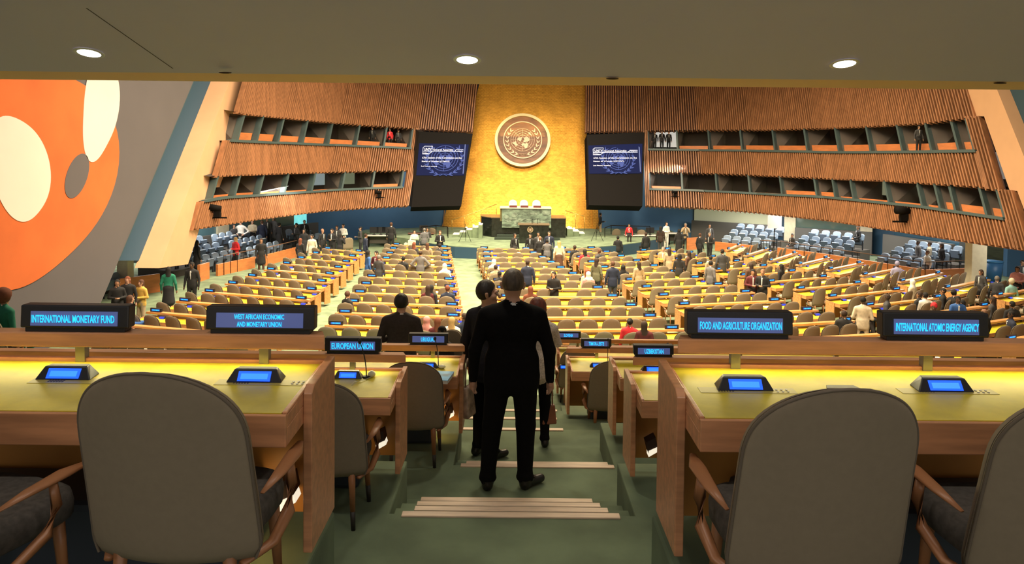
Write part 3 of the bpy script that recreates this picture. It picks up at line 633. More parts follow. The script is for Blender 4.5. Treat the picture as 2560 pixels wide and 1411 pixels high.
# ================================================================== BIG SCREENS
def screen(name, TL, TR, BR, BL, Yb, label, side):
    """front face corners in the photo; leaning forward like the wall"""
    Yt = Yb+1.9
    tl_, tr_, br_, bl_ = at_y(*TL, Yt), at_y(*TR, Yt+side), at_y(*BR, Yb+side), at_y(*BL, Yb)
    e = empty('video_screen', (0, 0, 0), 0, label, 'screen', 'giant screens beside golden wall')
    ux = (br_-bl_); uz = (tl_-bl_); nrm = ux.cross(uz).normalized()
    if nrm.dot(CAM-tl_) < 0: nrm = -nrm
    b = MB(); b.prism([bl_, br_, tr_, tl_], -nrm*.9); b.build('cabinet', e, blackm)
    m_ = (tl_+tr_+bl_+br_)/4; b = MB(); b.tube([m_-nrm*.8, m_+Vector((0, 6, 0))], .2, 8); b.build('wall_bracket', e, blackm)
    return e, bl_, br_, tr_, tl_, nrm
def screen_face(e, bl_, br_, tr_, tl_, nrm, U0, U1, V0, V1):
    def q(u, v, o=.02): return bl_.lerp(br_, u).lerp(tl_.lerp(tr_, u), v)+nrm*o
    b = MB(); b.prism([q(U0, V0), q(U1, V0), q(U1, V1), q(U0, V1)], -nrm*.015); b.build('display', e, mat('screen_navy', (.005, .005, .01), .9, emit=(.009, .016, .07), es=1.0, spec=.03))
    c0_, cx, cz = q(U0, V0, .03), q(U1, V0, .03)-q(U0, V0, .03), q(U0, V1, .03)-q(U0, V0, .03)
    Wd, Hd = cx.length, cz.length; ex = cx.normalized(); ez = cz.normalized()
    M = Matrix((ex, -nrm, ez)).transposed().to_4x4(); M.translation = c0_; have = set(bpy.data.objects)
    g = bpy.data.objects.new('screen_picture', None); COL.objects.link(g); 
    wt = mat('screen_white_text', (.3, .3, .3), .9, emit=(.75, .75, .9), es=1.0, spec=.05); lb = mat('screen_light_blue', (.02, .02, .05), .9, emit=(.075, .12, .36), es=1.0, spec=.05)
    def T(t, u, v, w, h, bold=.012, mm=wt):
        o = text_mesh(t, w*Wd, h*Hd, mm, 'lettering', g, .002, bold); o.location = ((u+w/2)*Wd, -.035, v*Hd)
    T('UNTV', .115, .80, .155, .085, .02)
    def ln(P, w=.007):
        b = MB(); b.tube([(u*Wd, -.02, v*Hd) for u, v in P], w*Wd, 4); return b
    ln([(.12, .90), (.285, .90), (.285, .745), (.75, .745), (.80, .81), (.94, .81), (.94, .745), (.74, .745)]).build('caption_frame', g, wt)
    ln([(.12, .90), (.088, .86), (.088, .655), (.215, .655), (.285, .735)]).build('caption_frame', g, wt); ln([(.09, .745), (.285, .745)]).build('caption_frame', g, wt)
    T('General Assembly', .30, .785, .43, .075); T('15 Mar 23', .82, .757, .10, .036, .02); T('10:00am', .10, .68, .11, .04, .02)
    T('67th Session of the Commission on the', .09, .54, .83, .06); T('Status of Women (CSW67)', .085, .42, .58, .06); T('2nd Plenary meeting', .08, .27, .33, .045)
    b = MB(); b.box(.965*Wd, .985*Wd, -.03, -.02, .05*Hd, .97*Hd); b.build('side_bar', g, mat('screen_grey_bar', (.02, .02, .05), .9, emit=(.20, .24, .42), es=1.0, spec=.05))
    emblem_parts(g, Hd*.40, -.006, lb, .004, .03, (.56*Wd, 0, .53*Hd))
    for o in set(bpy.data.objects)-have-{g}:      # lay the picture parts on the slanted panel
        o.data.transform(M @ Matrix.Translation(o.location)); o.location = (0, 0, 0); o.parent = e
    bpy.data.objects.remove(g)
s = screen('l', (1047, 329), (1182, 334), (1153, 515), (1029, 518), 45.6, 'giant black screen on the mural side of golden wall', .7)
SIDE = MB(); bl_, tl_ = s[1], s[4]; a_ = at_y(1012, 512, 46.4); c_ = at_y(1036, 322, 48.3)
SIDE.prism([bl_, tl_, c_, a_], (.3, .3, 0)); SIDE.build('side_panel', s[0], mat('black_side', (.006, .005, .005), .6))
screen_face(*s, .03, .96, .41, .84)
s = screen('r', (1467, 337), (1611, 331), (1606, 516), (1472, 513), 45.8, 'giant black screen on the wide gallery side of golden wall', .25)
screen_face(*s, .02, .97, .435, .84)
# spot lamps fixed on the slats
for i, (x, y, P) in enumerate([(943, 486, PL), (528, 522, PL), (1690, 487, PR), (2275, 530, PR)]):
    t = wall_pt(P, x, y); p0_ = curve(P, t); p = p0_+D*s_for_y(p0_, y); n, w = normal_at(P, t, 0); p = p+n*.3
    e = empty('stage_lamp', p, 0, ['black theatre lamp on slats close to the mural side screen', 'black theatre lamp on slats beside slanted pillar', 'black theatre lamp on slats close to the wide side screen', 'black camera rig on slats under the lit gallery rooms'][i], 'lamp', 'black lamps hung on slats')
    sc = [.8, 1.1, .7, 1.3][i]
    b = MB(); b.tube([(-.3*sc, -.1, .05), (.15*sc, 0, .0)], [.15*sc, .11*sc], 12); b.build('lamp_head', e, blackm)
    b = MB(); b.box(-.12*sc, .12*sc, -.08, .12, -.35*sc, -.08); b.build('ballast', e, blackm); b = MB(); b.box(-.38*sc, .38*sc, -.02, .03, -.40*sc, -.34*sc); b.build('yoke', e, blackm)
    b = MB(); b.tube([n*-.32, n*-.02], .035, 6); b.build('arm', e, blackm)
# ================================================================== CHAIRS
def shell(nu=18, nv=16, H0=.345, H1=1.0, Wm=.284, rec=.14, th=.03):
    """upholstered arched backrest: closed shell, curved and reclined"""
    def hw(v):
        w = Wm*(.985-.07*v)
        if v > .62: w *= max(0, 1-((v-.62)/.38)**2.5)**.5
        if v < .07: w *= .93+.07*(v/.07)
        return max(w, .002)
    fr, bk = [], []
    for j in range(nv+1):
        v = j/nv; v = 1-(1-v)**1.35; z = H0+(H1-H0)*v; w = hw(v)
        for i in range(nu+1):
            u = -1+2*i/nu; x = w*math.sin(u*math.pi/2); uu = x/Wm
            y = -.20-rec*v**1.1+.075*uu*uu; e = th*(max(0, 1-abs(u)**5)**.5)*(max(0, 1-((abs(v-.5)*2)**8))**.5)+.004
            fr.append((x, y+e, z)); bk.append((x, y-e*.7, z))
    n = nu+1; N = len(fr); fs = []
    for j in range(nv):
        for i in range(nu):
            a = j*n+i; fs.append((a+1, a, a+n, a+n+1)); fs.append((N+a, N+a+1, N+a+n+1, N+a+n))
    for j in range(nv):
        for i in (0, nu):
            a = j*n+i; q = (a, N+a, N+a+n, a+n); fs.append(q if i else q[::-1])
    for i in range(nu):
        fs.append((i, i+1, N+i+1, N+i)); a = nv*n+i; fs.append((a+1, a, N+a, N+a+1))
    b = MB(); b.add(fr+bk, fs, True)
    out = [(-hw(1-(1-j/40)**1.35), j) for j in range(41)]
    pl = []
    for s_ in (-1, 1):
        r_ = []
        for j in range(41):
            v = 1-(1-j/40)**1.35; x = hw(v)*s_; uu = x/Wm; r_.append((x*1.0, -.20-rec*v**1.1+.075*uu*uu-.012, H0+(H1-H0)*v))
        pl += r_ if s_ < 0 else r_[::-1]
    return b, pl
def leg_mb(x, y, rear):
    b = MB(); z1 = .40 if not rear else .42; s_ = 1 if x > 0 else -1
    b.use(mat('chair_leg_wood', (.34, .145, .06), .4)); b.tube([(x*.93, y*(.93), z1), (x*1.0, y*1.02, .12)], [.026, .017], 8, .8); b.use(mat('dark_ferrule', (.03, .025, .02), .5)); b.tube([(x*1.0, y*1.02, .12), (x*1.03, y*1.05, 0)], [.0175, .014], 8, .8); return b
def arm_mb(s_):
    b = MB()
    b.tube([(s_*.22, -.16, .33), (s_*.275, -.04, .34), (s_*.292, .06, .40), (s_*.288, .10, .48), (s_*.285, .09, .555)], [.016, .022, .025, .022, .018], 8, .6)
    b.tube([(s_*.262, -.10, .535), (s_*.285, .0, .562), (s_*.288, .13, .574), (s_*.262, .27, .56)], [.008, .024, .030, .012], 10, .42)
    return b
def seat_mb():
    b = MB(); n = 10; vs = []
    b.add([], [])
    lay = [(.36, .90), (.375, .99), (.42, 1.0), (.455, .97), (.468, .88)]
    m_ = 24
    for z, k_ in lay:
        for i in range(m_):
            a = 2*math.pi*i/m_; c_, s_ = math.cos(a), math.sin(a); e = .5
            x = .235*k_*math.copysign(abs(c_)**e, c_); y = .065+.215*k_*math.copysign(abs(s_)**e, s_); vs.append((x, y, z))
    fs = [(j*m_+i, j*m_+(i+1) % m_, (j+1)*m_+(i+1) % m_, (j+1)*m_+i) for j in range(len(lay)-1) for i in range(m_)]
    fs += [tuple(range(m_-1, -1, -1)), tuple(range((len(lay)-1)*m_, len(lay)*m_))]
    b.add(vs, fs, True); return b
def near_chair(loc, rz, label, scale=1.0):
    e = empty('delegate_chair', loc, rz, label, 'chair', 'tan chairs on the raised rows'); e.scale = (scale,)*3
    sb, pl = shell(28, 26); bo = sb.build('backrest', e, fabric)
    b = MB(); b.tube(pl, .005, 6, cap=False); b.build('piping', bo, mat('piping_dark', (.14, .11, .08), .8))
    seat_mb().build('seat', e, fabricd)
    for s_ in (-1, 1):
        arm_mb(s_).build('armrest', e, mat('chair_leg_wood', (.34, .145, .06), .4))
    for x, y in ((-.2, .2), (.2, .2), (-.19, -.17), (.19, -.17)):
        leg_mb(x, y, y < 0).build('leg', e)
    return e
# light chair for the floor of the hall
CH_BACK = shell(8, 8)[0].build('backrest', None, fabric); CH_SEAT = seat_mb().build('seat', None, mat('pale_seat_fabric', (.42, .38, .30), .85))
fb = MB()
for s_ in (-1, 1):
    fb.tube([(s_*.235, -.24, .35), (s_*.285, 0, .40), (s_*.285, .08, .555)], [.018, .024, .018], 5, .6); fb.tube([(s_*.30, -.12, .555), (s_*.295, .08, .572), (s_*.265, .25, .56)], [.014, .028, .012], 5, .5)
    for y in (.2, -.24): fb.tube([(s_*.19, y*.93, .40), (s_*.205, y*1.05, 0)], [.025, .013], 5)
CH_FR = fb.build('frame', None, mat('chair_brown_wood', (.30, .14, .06), .4))
CH = [CH_BACK, CH_SEAT, CH_FR]
for o in CH: COL.objects.unlink(o)
LINK = COL.objects.link
def hall_chair(loc, rz, label, group, parts=True):
    e = empty('delegate_chair', loc, rz, label, 'chair', group)
    for o in CH:
        c = o.copy(); LINK(c); c.parent = e
        if o is CH_BACK: c.scale = (1.05, 1.0, 1.07)
    return e
# ================================================================== DESKS
def desk(A, B, zf, label, group, ends=(True, True), seg=None, near=False, m_w=None, m_l=None, railin=(.0, .0), bev=0, name='delegate_desk', posts=None):
    """A->B is the far (rail) edge seen left to right; people sit on the near side"""
    A = Vector((A.x, A.y, zf)); B = Vector((B.x, B.y, zf)); L = (B-A).length; rz = math.atan2(B.y-A.y, B.x-A.x)
    e = empty(name, A, rz, label, 'desk', group); wd = m_w or wood; lt = m_l or leather
    x0, x1 = (0.035 if ends[0] else 0), (L-.035 if ends[1] else L)
    top_f, top_n = .735, .712
    b = MB()     # body: frame of the top, apron
    b.hexa([(x0, -.59, top_n-.118), (x1, -.59, top_n-.118), (x1, -.57, top_n-.118), (x0, -.57, top_n-.118)], [(x0, -.59, top_n), (x1, -.59, top_n), (x1, -.57, top_n), (x0, -.57, top_n)])
    b.hexa([(x0, -.57, top_n-.05), (x1, -.57, top_n-.05), (x1, 0, top_f-.05), (x0, 0, top_f-.05)], [(x0, -.57, top_n-.004), (x1, -.57, top_n-.004), (x1, 0, top_f-.004), (x0, 0, top_f-.004)])
    b.box(x0, x1, -.035, 0, top_f-.004, top_f+.018)
    for xs in (x0, x1-.02): b.prism([(xs, -.57, top_n-.118), (xs, -.001, top_f-.13), (xs, -.001, top_f-.05), (xs, -.57, top_n-.05)], (.02, 0, 0))
    for xs in (x0, x1-.02): b.hexa([(xs, -.57, top_n-.004), (xs+.02, -.57, top_n-.004), (xs+.02, -.035, top_f-.004), (xs, -.035, top_f-.004)], [(xs, -.57, top_n+.006), (xs+.02, -.57, top_n+.006), (xs+.02, -.035, top_f+.008), (xs, -.035, top_f+.008)])
    b.build('desk_body', e, wd, bev)
    b = MB(); b.hexa([(x0+.02, -.575, top_n-.004), (x1-.02, -.575, top_n-.004), (x1-.02, -.036, top_f-.004), (x0+.02, -.036, top_f-.004)], [(x0+.02, -.575, top_n+.003), (x1-.02, -.575, top_n+.003), (x1-.02, -.036, top_f+.003), (x0+.02, -.036, top_f+.003)])
    b.build('leather_top', e, lt)
    b = MB(); b.box(x0, x1, -.06, -.03, .10, top_f-.05); b.build('modesty_panel', e, mat('amber_panel', (.60, .27, .06), .4, noise=.12, nscale=2))
    for k_, q in enumerate(ends):
        if not q: continue
        xx = 0 if k_ == 0 else L-.035
        b = MB()
        prof = [(-.37, .09), (0, .09), (0, .765), (-.33, .745), (-.37, .718)]
        b.prism([(xx, y, z) for y, z in prof], (.035, 0, 0)); b.build('end_panel', e, wd, bev)
    b = MB(); r0, r1 = railin[0], L-railin[1]
    ra_, rb_ = (-.10, -.015) if near else (-.13, .05)
    b.prism([(r0, ra_, .818), (r1, ra_, .818), (r1-.03, rb_, .818), (r0+.03, rb_, .818)], (0, 0, .06)); b.build('rail', e, wd, bev)
    if near:
        b = MB(); b.box(x0+(.25 if ends[0] else 0), x1-(.25 if ends[1] else 0), -.42, -.08, 0, .30); b.build('plinth', e, mat('plinth_dark_blue', (.035, .045, .06), .5), .03)
    n = max(2, int(L/.95)+1)
    for xx in (posts if posts is not None else [r0+.35+(r1-r0-.7)*i/(n-1) for i in range(n)]):
        b = MB(); b.box(xx-.02, xx+.02, -.045, -.01, .735, .82)
        if near: b.build('rail_post', e, steel)
    return e, L, rz
# nameplate on rail and small console on the desk
def nameplate(loc, rz, lines, w, h, label, near=True):
    e = empty('nameplate_display', loc, rz, label, 'nameplate', 'lit country nameplates on the raised rows')
    b = MB(); b.prism([(-w/2, -.035, .018), (w/2, -.035, .018), (w/2, -.028, h), (-w/2, -.028, h)], (0, .06, 0)); b.build('housing', e, blackp, .006)
    b = MB(); b.box(-w*.46, w*.46, -.03, .03, 0, .02); b.build('foot', e, blackp, .003)
    b = MB(); b.prism([(-w*.40, -.038, h*.25), (w*.40, -.038, h*.25), (w*.40, -.033, h*.78), (-w*.40, -.033, h*.78)], (0, .004, 0)); b.build('display', e, disp_m)
    n = len(lines)
    for i, (t, tw) in enumerate(lines):
        o = text_mesh(t, w*tw, h*((.29 if w > .44 else .38) if n == 1 else .19), glow_cyan, 'lettering', e, .0005, .018); o.location = (0, -.042, h*(.515 if n == 1 else (.66, .385)[i]))
    return e
def console(loc, rz, label, w=.212, group='small blue desk consoles on the raised rows'):
    e = empty('desk_console', loc, rz, label, 'console', group); h = .048; e.rotation_euler = (DT, 0, rz)
    b = MB(); b.hexa([(-w/2-.006, -.035, 0), (w/2+.006, -.035, 0), (w/2, .05, 0), (-w/2, .05, 0)], [(-w/2+.02, -.005, h), (w/2-.02, -.005, h), (w/2-.03, .03, h), (-w/2+.03, .03, h)]); b.build('housing', e, blackp, .004)
    b = MB(); a_ = (-.036, .008); c_ = (-.0105, .040); k_ = .31
    b.prism([(-w*k_, a_[0], a_[1]), (w*k_, a_[0], a_[1]), (w*k_, c_[0], c_[1]), (-w*k_, c_[0], c_[1])], (0, .003, .002)); b.build('display', e, glow_blue)
    b = MB(); b.prism([(-w*k_*.82, a_[0]+.0035, a_[1]+.0075), (w*k_*.82, a_[0]+.0035, a_[1]+.0075), (w*k_*.82, c_[0]-.0065, c_[1]-.007), (-w*k_*.82, c_[0]-.0065, c_[1]-.007)], (0, .0012, -.0008))
    b.build('display_field', e, mat('console_light_blue', (.02, .2, .6), .3, emit=(.03, .22, 1.0), es=1.3)); return e
def mic(loc, h, label, lean_=(-.05, 0)):
    loc = loc-Vector((0, 0, .002))
    e = empty('gooseneck_microphone', loc, 0, label, 'microphone', 'gooseneck microphones')
    b = MB(); b.tube([(0, 0, 0), (0, 0, .012)], [.03, .028], 14); b.build('base', e, blackp)
    b = MB(); n = 8; P = [(lean_[0]*(i/n)**2, lean_[1]*(i/n)**2, .01+h*i/n) for i in range(n+1)]; b.tube(P, .0042, 6); b.build('stem', e, blackp)
    b = MB(); b.ball(P[-1], (.014, .014, .022)); b.build('capsule', e, blackp); return e
# ---- raised rows
def zt(dr): return CAMZ-dr
T = {}
POSTS = {'L1': [215, 668], 'R1': [1832, 2306], 'L2': [88, 347, 884], 'R2': [1712, 2020, 2330], 'L3': [1083], 'R4': [1491]}
def trow(key, dr, Y, xe, xo, side, label, railin):
    if side == 'L': A, B, ends = Vector((xo, Y, 0)), Vector((xe, Y, 0)), (False, True)
    else: A, B, ends = Vector((xe, Y, 0)), Vector((xo, Y, 0)), (True, False)
    T[key] = (desk(A, B, zt(dr), label, 'raised desks at the back of the hall', ends, near=True, m_w=woodd, railin=railin, bev=.004, posts=[at_y(q, 890, Y).x-A.x for q in POSTS[key]] if key in POSTS else None), dr, Y)
trow('L1', 1.66, 3.20, -.765, -3.4, 'L', 'long wooden desk carrying the monetary fund and West African nameplates', (0, .02))
trow('R1', 1.66, 3.20, .648, 3.9, 'R', 'long wooden desk carrying the food and atomic energy nameplates', (.06, 0))
trow('L2', 2.40, 5.58, -.78, -4.6, 'L', 'long wooden desk carrying the European Union nameplate', (0, 0))
trow('R2', 2.40, 5.58, .868, 5.0, 'R', 'long wooden desk carrying the Uzbekistan nameplate', (.05, 0))
trow('L3', 2.82, 7.45, -.455, -5.0, 'L', 'long wooden desk carrying the Uruguay nameplate', (0, 0))
trow('R3', 2.82, 7.45, 1.0, 5.6, 'R', 'narrow visible wooden desk end between Timor-Leste and Uzbekistan desks', (0, 0))
trow('R4', 3.45, 9.76, .737, 6.0, 'R', 'long wooden desk carrying the Timor-Leste nameplate', (0, 0))
trow('R5', 3.85, 11.8, .73, 6.5, 'R', 'partly hidden wooden desk carrying the Slovenia nameplate', (0, 0))
def rail_z(dr): return zt(dr)+.878
def on_rail(x, Y, dr): p = at_y(x, 800, Y-.055); return Vector((p.x, Y-.055, rail_z(dr)))
nameplate(on_rail(197, 3.2, 1.66), 0, [('INTERNATIONAL MONETARY FUND', .76)], .46, .114, 'black display reading International Monetary Fund on the raised desk rail')
nameplate(on_rail(656, 3.2, 1.66), 0, [('WEST AFRICAN ECONOMIC', .46), ('AND MONETARY UNION', .41)], .46, .116, 'black display reading West African Economic and Monetary Union')
nameplate(on_rail(1845, 3.2, 1.66), 0, [('FOOD AND AGRICULTURE ORGANIZATION', .77)], .45, .116, 'black display reading Food and Agriculture Organization on wide desk rail')
nameplate(on_rail(2330, 3.2, 1.66), 0, [('INTERNATIONAL ATOMIC ENERGY AGENCY', .78)], .45, .120, 'black display reading International Atomic Energy Agency')
nameplate(on_rail(884, 5.58, 2.40), 0, [('EUROPEAN UNION', .74)], .42, .120, 'black display reading European Union behind the first desk end')
nameplate(on_rail(1634, 5.58, 2.40), 0, [('UZBEKISTAN', .47)], .30, .088, 'black display reading Uzbekistan on second desk rail')
nameplate(on_rail(1072, 7.45, 2.82), 0, [('URUGUAY', .36)], .40, .115, 'black display reading Uruguay before the man in dark suit')
nameplate(on_rail(1491, 9.76, 3.45), 0, [('TIMOR-LESTE', .50)], .40, .125, 'black display reading Timor-Leste before woman in red')
nameplate(on_rail(1421, 11.8, 3.85), 0, [('SLOVENIA', .36)], .40, .125, 'black display reading Slovenia partly hidden beside woman in white jacket')
def on_desk(x, y, zf):
    Y = {1.66: 3.2, 2.40: 5.58, 2.82: 7.45, 3.45: 9.76, 3.85: 11.8}[round(CAMZ-zf, 2)]; z = .735
    for _ in range(4): p = at_z(x, y, zf+z); z = .715+(p.y-(Y-.575))/.539*.023
    return p
DT = math.atan(.023/.539)
for x, y, dr, lab in [(168, 944, 1.66, 'console lit blue under the monetary fund nameplate'), (641, 951, 1.66, 'console lit blue under the West African union nameplate'), (1859, 971, 1.66, 'console lit blue under the food organization nameplate'), (2355, 974, 1.66, 'console lit blue under the atomic energy nameplate'),
                      (871, 944, 2.40, 'console lit blue under the European Union nameplate'), (1068, 919, 2.82, 'console lit blue under the Uruguay nameplate'), (1636, 930, 2.40, 'console lit blue under the Uzbekistan nameplate'), (1494, 917, 3.45, 'console lit blue under the Timor-Leste nameplate'), (115, 898, 2.40, 'console lit blue seen beneath the monetary fund desk rail'), (1412, 921, 3.85, 'console lit blue on the Slovenia desk')]:
    p = on_desk(x, y, zt(dr)); console(p, 0, 'small black '+lab, .212 if y > 940 and dr < 2 else .20)
# inlaid speaker plates, keypads, lids
plate = mat('brass_inlay', (.42, .34, .08), .45, metal=.1); dk = mat('inlay_dark', (.05, .04, .03), .5)
def inlay(p, w, d, label):
    e = empty('speaker_plate', p, 0, label, 'speaker plate', 'inlaid metal plates in the raised desks')
    e.rotation_euler = (DT, 0, 0); b = MB(); b.box(-w, w, -d, d, -.002, .0012); b.build('plate', e, plate)
    b = MB()
    for i in range(6): b.box(-w*.62+i*.011, -w*.62+i*.011+.006, -d*.5, d*.5, .0012, .0022)
    b.build('grille', e, dk); b = MB()
    for i in range(3):
        for j in range(2): b.tube([(w*.62+i*.02, -.012+j*.02, .001), (w*.62+i*.02, -.012+j*.02, .003)], .005, 8)
    b.build('button', e, steel)
for x, y, t in [(190, 958, 'monetary fund'), (655, 962, 'West African union'), (1872, 982, 'food organization'), (2375, 984, 'atomic energy')]:
    inlay(on_desk(x, y, zt(1.66))+Vector((0, .02, .001)), .19, .03, 'flat brass speaker plate with grille round the %s console' % t)
for x, y, t in [(400, 944, 'between monetary fund and West African consoles'), (2105, 970, 'between food and atomic energy consoles')]:
    b = MB(); b.prism([(-.07, -.02, -.001), (.07, -.02, -.001), (.055, .02, 0), (-.055, .02, 0)], (0, 0, .005)); o = b.build('cable_lid', None, dk, .002); o.location = on_desk(x, y, zt(1.66)); tag(o, 'dark oval cable lid in desk '+t, 'cable lid', 'cable lids in the front desks')
mic(on_desk(916, 944, zt(2.40)), .26, 'thin black gooseneck microphone rising before the European Union nameplate', (-.05, 0))
mic(on_desk(1096, 918, zt(2.82)), .27, 'thin black gooseneck microphone rising before the Uruguay nameplate', (-.035, 0))
mic(on_desk(1519, 916, zt(3.45)), .33, 'thin black gooseneck microphone rising before the Timor-Leste nameplate', (.0, 0))
mic(on_desk(1668, 932, zt(2.40)), .20, 'thin black gooseneck microphone rising before the Uzbekistan nameplate', (.0, 0))
b = MB(); b.ball((0, 0, .02), (.03, .03, .024), 14, 8); b.tube([(0, 0, 0), (.0, -.03, .004), (-.04, -.09, .003), (-.10, -.15, .003), (-.10, -.22, .003)], .0022, 5)
o = b.build('earphone_hook', None, mat('cream_plastic', (.72, .70, .50), .4)); o.location = on_desk(929, 942, zt(2.40)); tag(o, 'round cream earphone with trailing cord on the European Union desk', 'earphone')
for x, y, dr, t in [(1105, 922, 2.82, 'Uruguay'), (1527, 915, 3.45, 'Timor-Leste'), (1922, 934, 2.40, 'Uzbekistan'), (1676, 930, 2.40, 'Uzbekistan console side')]:
    b = MB(); b.ball((0, 0, .018), (.035, .03, .018), 12, 6); o = b.build('earphone', None, mat('cream_plastic')); o.location = on_desk(x, y, zt(dr)); tag(o, 'small cream earphone lying on the %s desk' % t, 'earphone', 'earphones on raised desks')
p = on_desk(1098, 948, zt(2.82)); bk_ = empty('book', p, math.radians(-8), 'thick blue and white book on the Uruguay desk', 'book')
b = MB(); b.box(-.11, .11, -.14, .14, 0, .03); b.build('pages', bk_, white_m); b = MB(); b.box(-.112, .112, -.142, .142, .03, .034); b.build('cover', bk_, mat('book_blue', (.03, .25, .50), .3, noise=.6, nscale=9))
# under-desk lamps
for x, y, Y, t in [(712, 1256, 3.08, 'monetary fund'), (950, 1112, 5.45, 'European Union'), (1123, 1040, 7.32, 'Uruguay'), (1632, 1128, 5.45, 'Uzbekistan')]:
    p = at_y(x, y, Y-.12); e = empty('under_desk_lamp', p, 0, 'small angled lamp with bright lens under the %s desk' % t, 'lamp', 'lamps under the raised desks')
    b = MB(); b.prism([(-.03, 0, -.02), (.035, 0, .03), (.02, 0, .10), (-.05, 0, .06)], (0, .10, 0)); b.build('housing', e, mat('lamp_brown', (.06, .03, .02), .5))
    b = MB(); b.prism([(-.03, -.004, -.045), (.045, -.004, .0), (.035, -.004, .03), (-.03, -.004, .0)], (0, .08, 0)); b.build('lens', e, mat('foot_lamp_lens', (1, .95, .8), .3, emit=(1, .9, .7), es=.85))
    spot('under_desk_beam', p+Vector((-.15 if x < 1300 else .15, -.1, -.02)), p+Vector((0, .25, -.25)), 5, (1, .6, .2), 150, .9, .04)
# strip lamps below the rails of the two front desks (warm light on the leather)
for Y, dr, xa, xb in [(3.2, 1.66, -3.3, -.85), (3.2, 1.66, .75, 3.7), (5.58, 2.4, -4, -.9), (5.58, 2.4, 1.0, 4), (7.45, 2.82, -3, -.6), (9.76, 3.45, .9, 3)]:
    area('rail_strip_light', ((xa+xb)/2, Y-.07, zt(dr)+.812), ((xa+xb)/2, Y-.40, zt(dr)+.55), xb-xa, .03, 1.9*(xb-xa), (1, .90, .50))
near_chair(Vector((-1.065, 2.50, zt(1.66))), math.radians(-3), 'tan armchair at the front desk before the West African union nameplate')
near_chair(Vector((-1.80, 2.40, zt(1.66))), math.radians(-18), 'tan armchair cut off by picture edge at the monetary fund desk')
near_chair(Vector((.95, 2.42, zt(1.66))), math.radians(3), 'tan armchair at the front desk between food and atomic energy nameplates')
near_chair(Vector((1.70, 2.42, zt(1.66))), math.radians(2), 'tan armchair beyond the atomic energy nameplate at picture edge')
near_chair(Vector((-1.17, 4.78, zt(2.40))), math.radians(-2), 'tan armchair at the European Union desk beside the wooden end panel')
near_chair(Vector((-.86, 6.68, zt(2.82))), 0, 'tan armchair at the Uruguay desk beside the steps')
near_chair(Vector((1.21, 9.00, zt(3.45))), math.radians(3), 'tan armchair at the Timor-Leste desk beside the steps')
near_chair(Vector((1.0, 11.1, zt(3.85))), math.radians(3), 'tan armchair at the Slovenia desk half behind wooden panel')
# ================================================================== MAIN FLOOR
P0 = Vector((0, 54))
def lin(X0, Y0, k_): return lambda Y: X0+(Y-Y0)*k_
BL = {  # left boundary, right boundary as X(Y), row indices, seats
 'A': (lin(-9.8, 36.4, .103), lin(-7.4, 39.3, -.045), range(2, 13), 'first'),
 'B': (lin(-6.4, 39, -.060), lin(-3.2, 39, -.110), range(0, 12), 'second'),
 'C': (lin(-1.8, 38.7, -.100), lin(1.18, 38.3, -.225), range(0, 12), 'third'),
 'D': (lin(2.7, 36.7, -.228), lin(7.0, 32.4, -.358), range(0, 14), 'fourth'),
 'E': (lin(6.8, 37.3, -.397), lin(12.7, 31.75, -.56), range(1, 14), 'fifth')}
RAD = [15.6+1.6*i for i in range(15)]
ROWS = []     # (block, row, A, B)
for k_, (fl_, fr_, idx, nm) in BL.items():
    for i in idx:
        R = RAD[i]
        def hit(f):
            lo, hi = P0.y-R-1, P0.y-.5     # circle (x^2+(y-54)^2=R^2) and line
            Y = P0.y-R
            for _ in range(30):
                X_ = f(Y)-P0.x; Y = P0.y-math.sqrt(max(.01, R*R-X_*X_))
            return Vector((f(Y), Y, 0))
        ROWS.append((k_, nm, i, hit(fl_), hit(fr_)))
FL = [((1815, 624), (1847, 610)), ((1860, 638), (1917, 620)), ((1919, 652), (1989, 630)), ((1990, 661), (2070, 642)), ((2066, 673), (2154, 655)), ((2151, 687), (2247, 668)), ((2245, 703), (2351, 680)), ((2357, 719), (2468, 696)), ((2485, 738), (2600, 715))]
for i, (a, b_) in enumerate(FL):
    ROWS.append(('F', 'sixth', i, at_z(*a, 1.0), at_z(*b_, 1.0)))
chairs = []; random.seed(3); OCC = []
SKIP = set()
nrow = {}
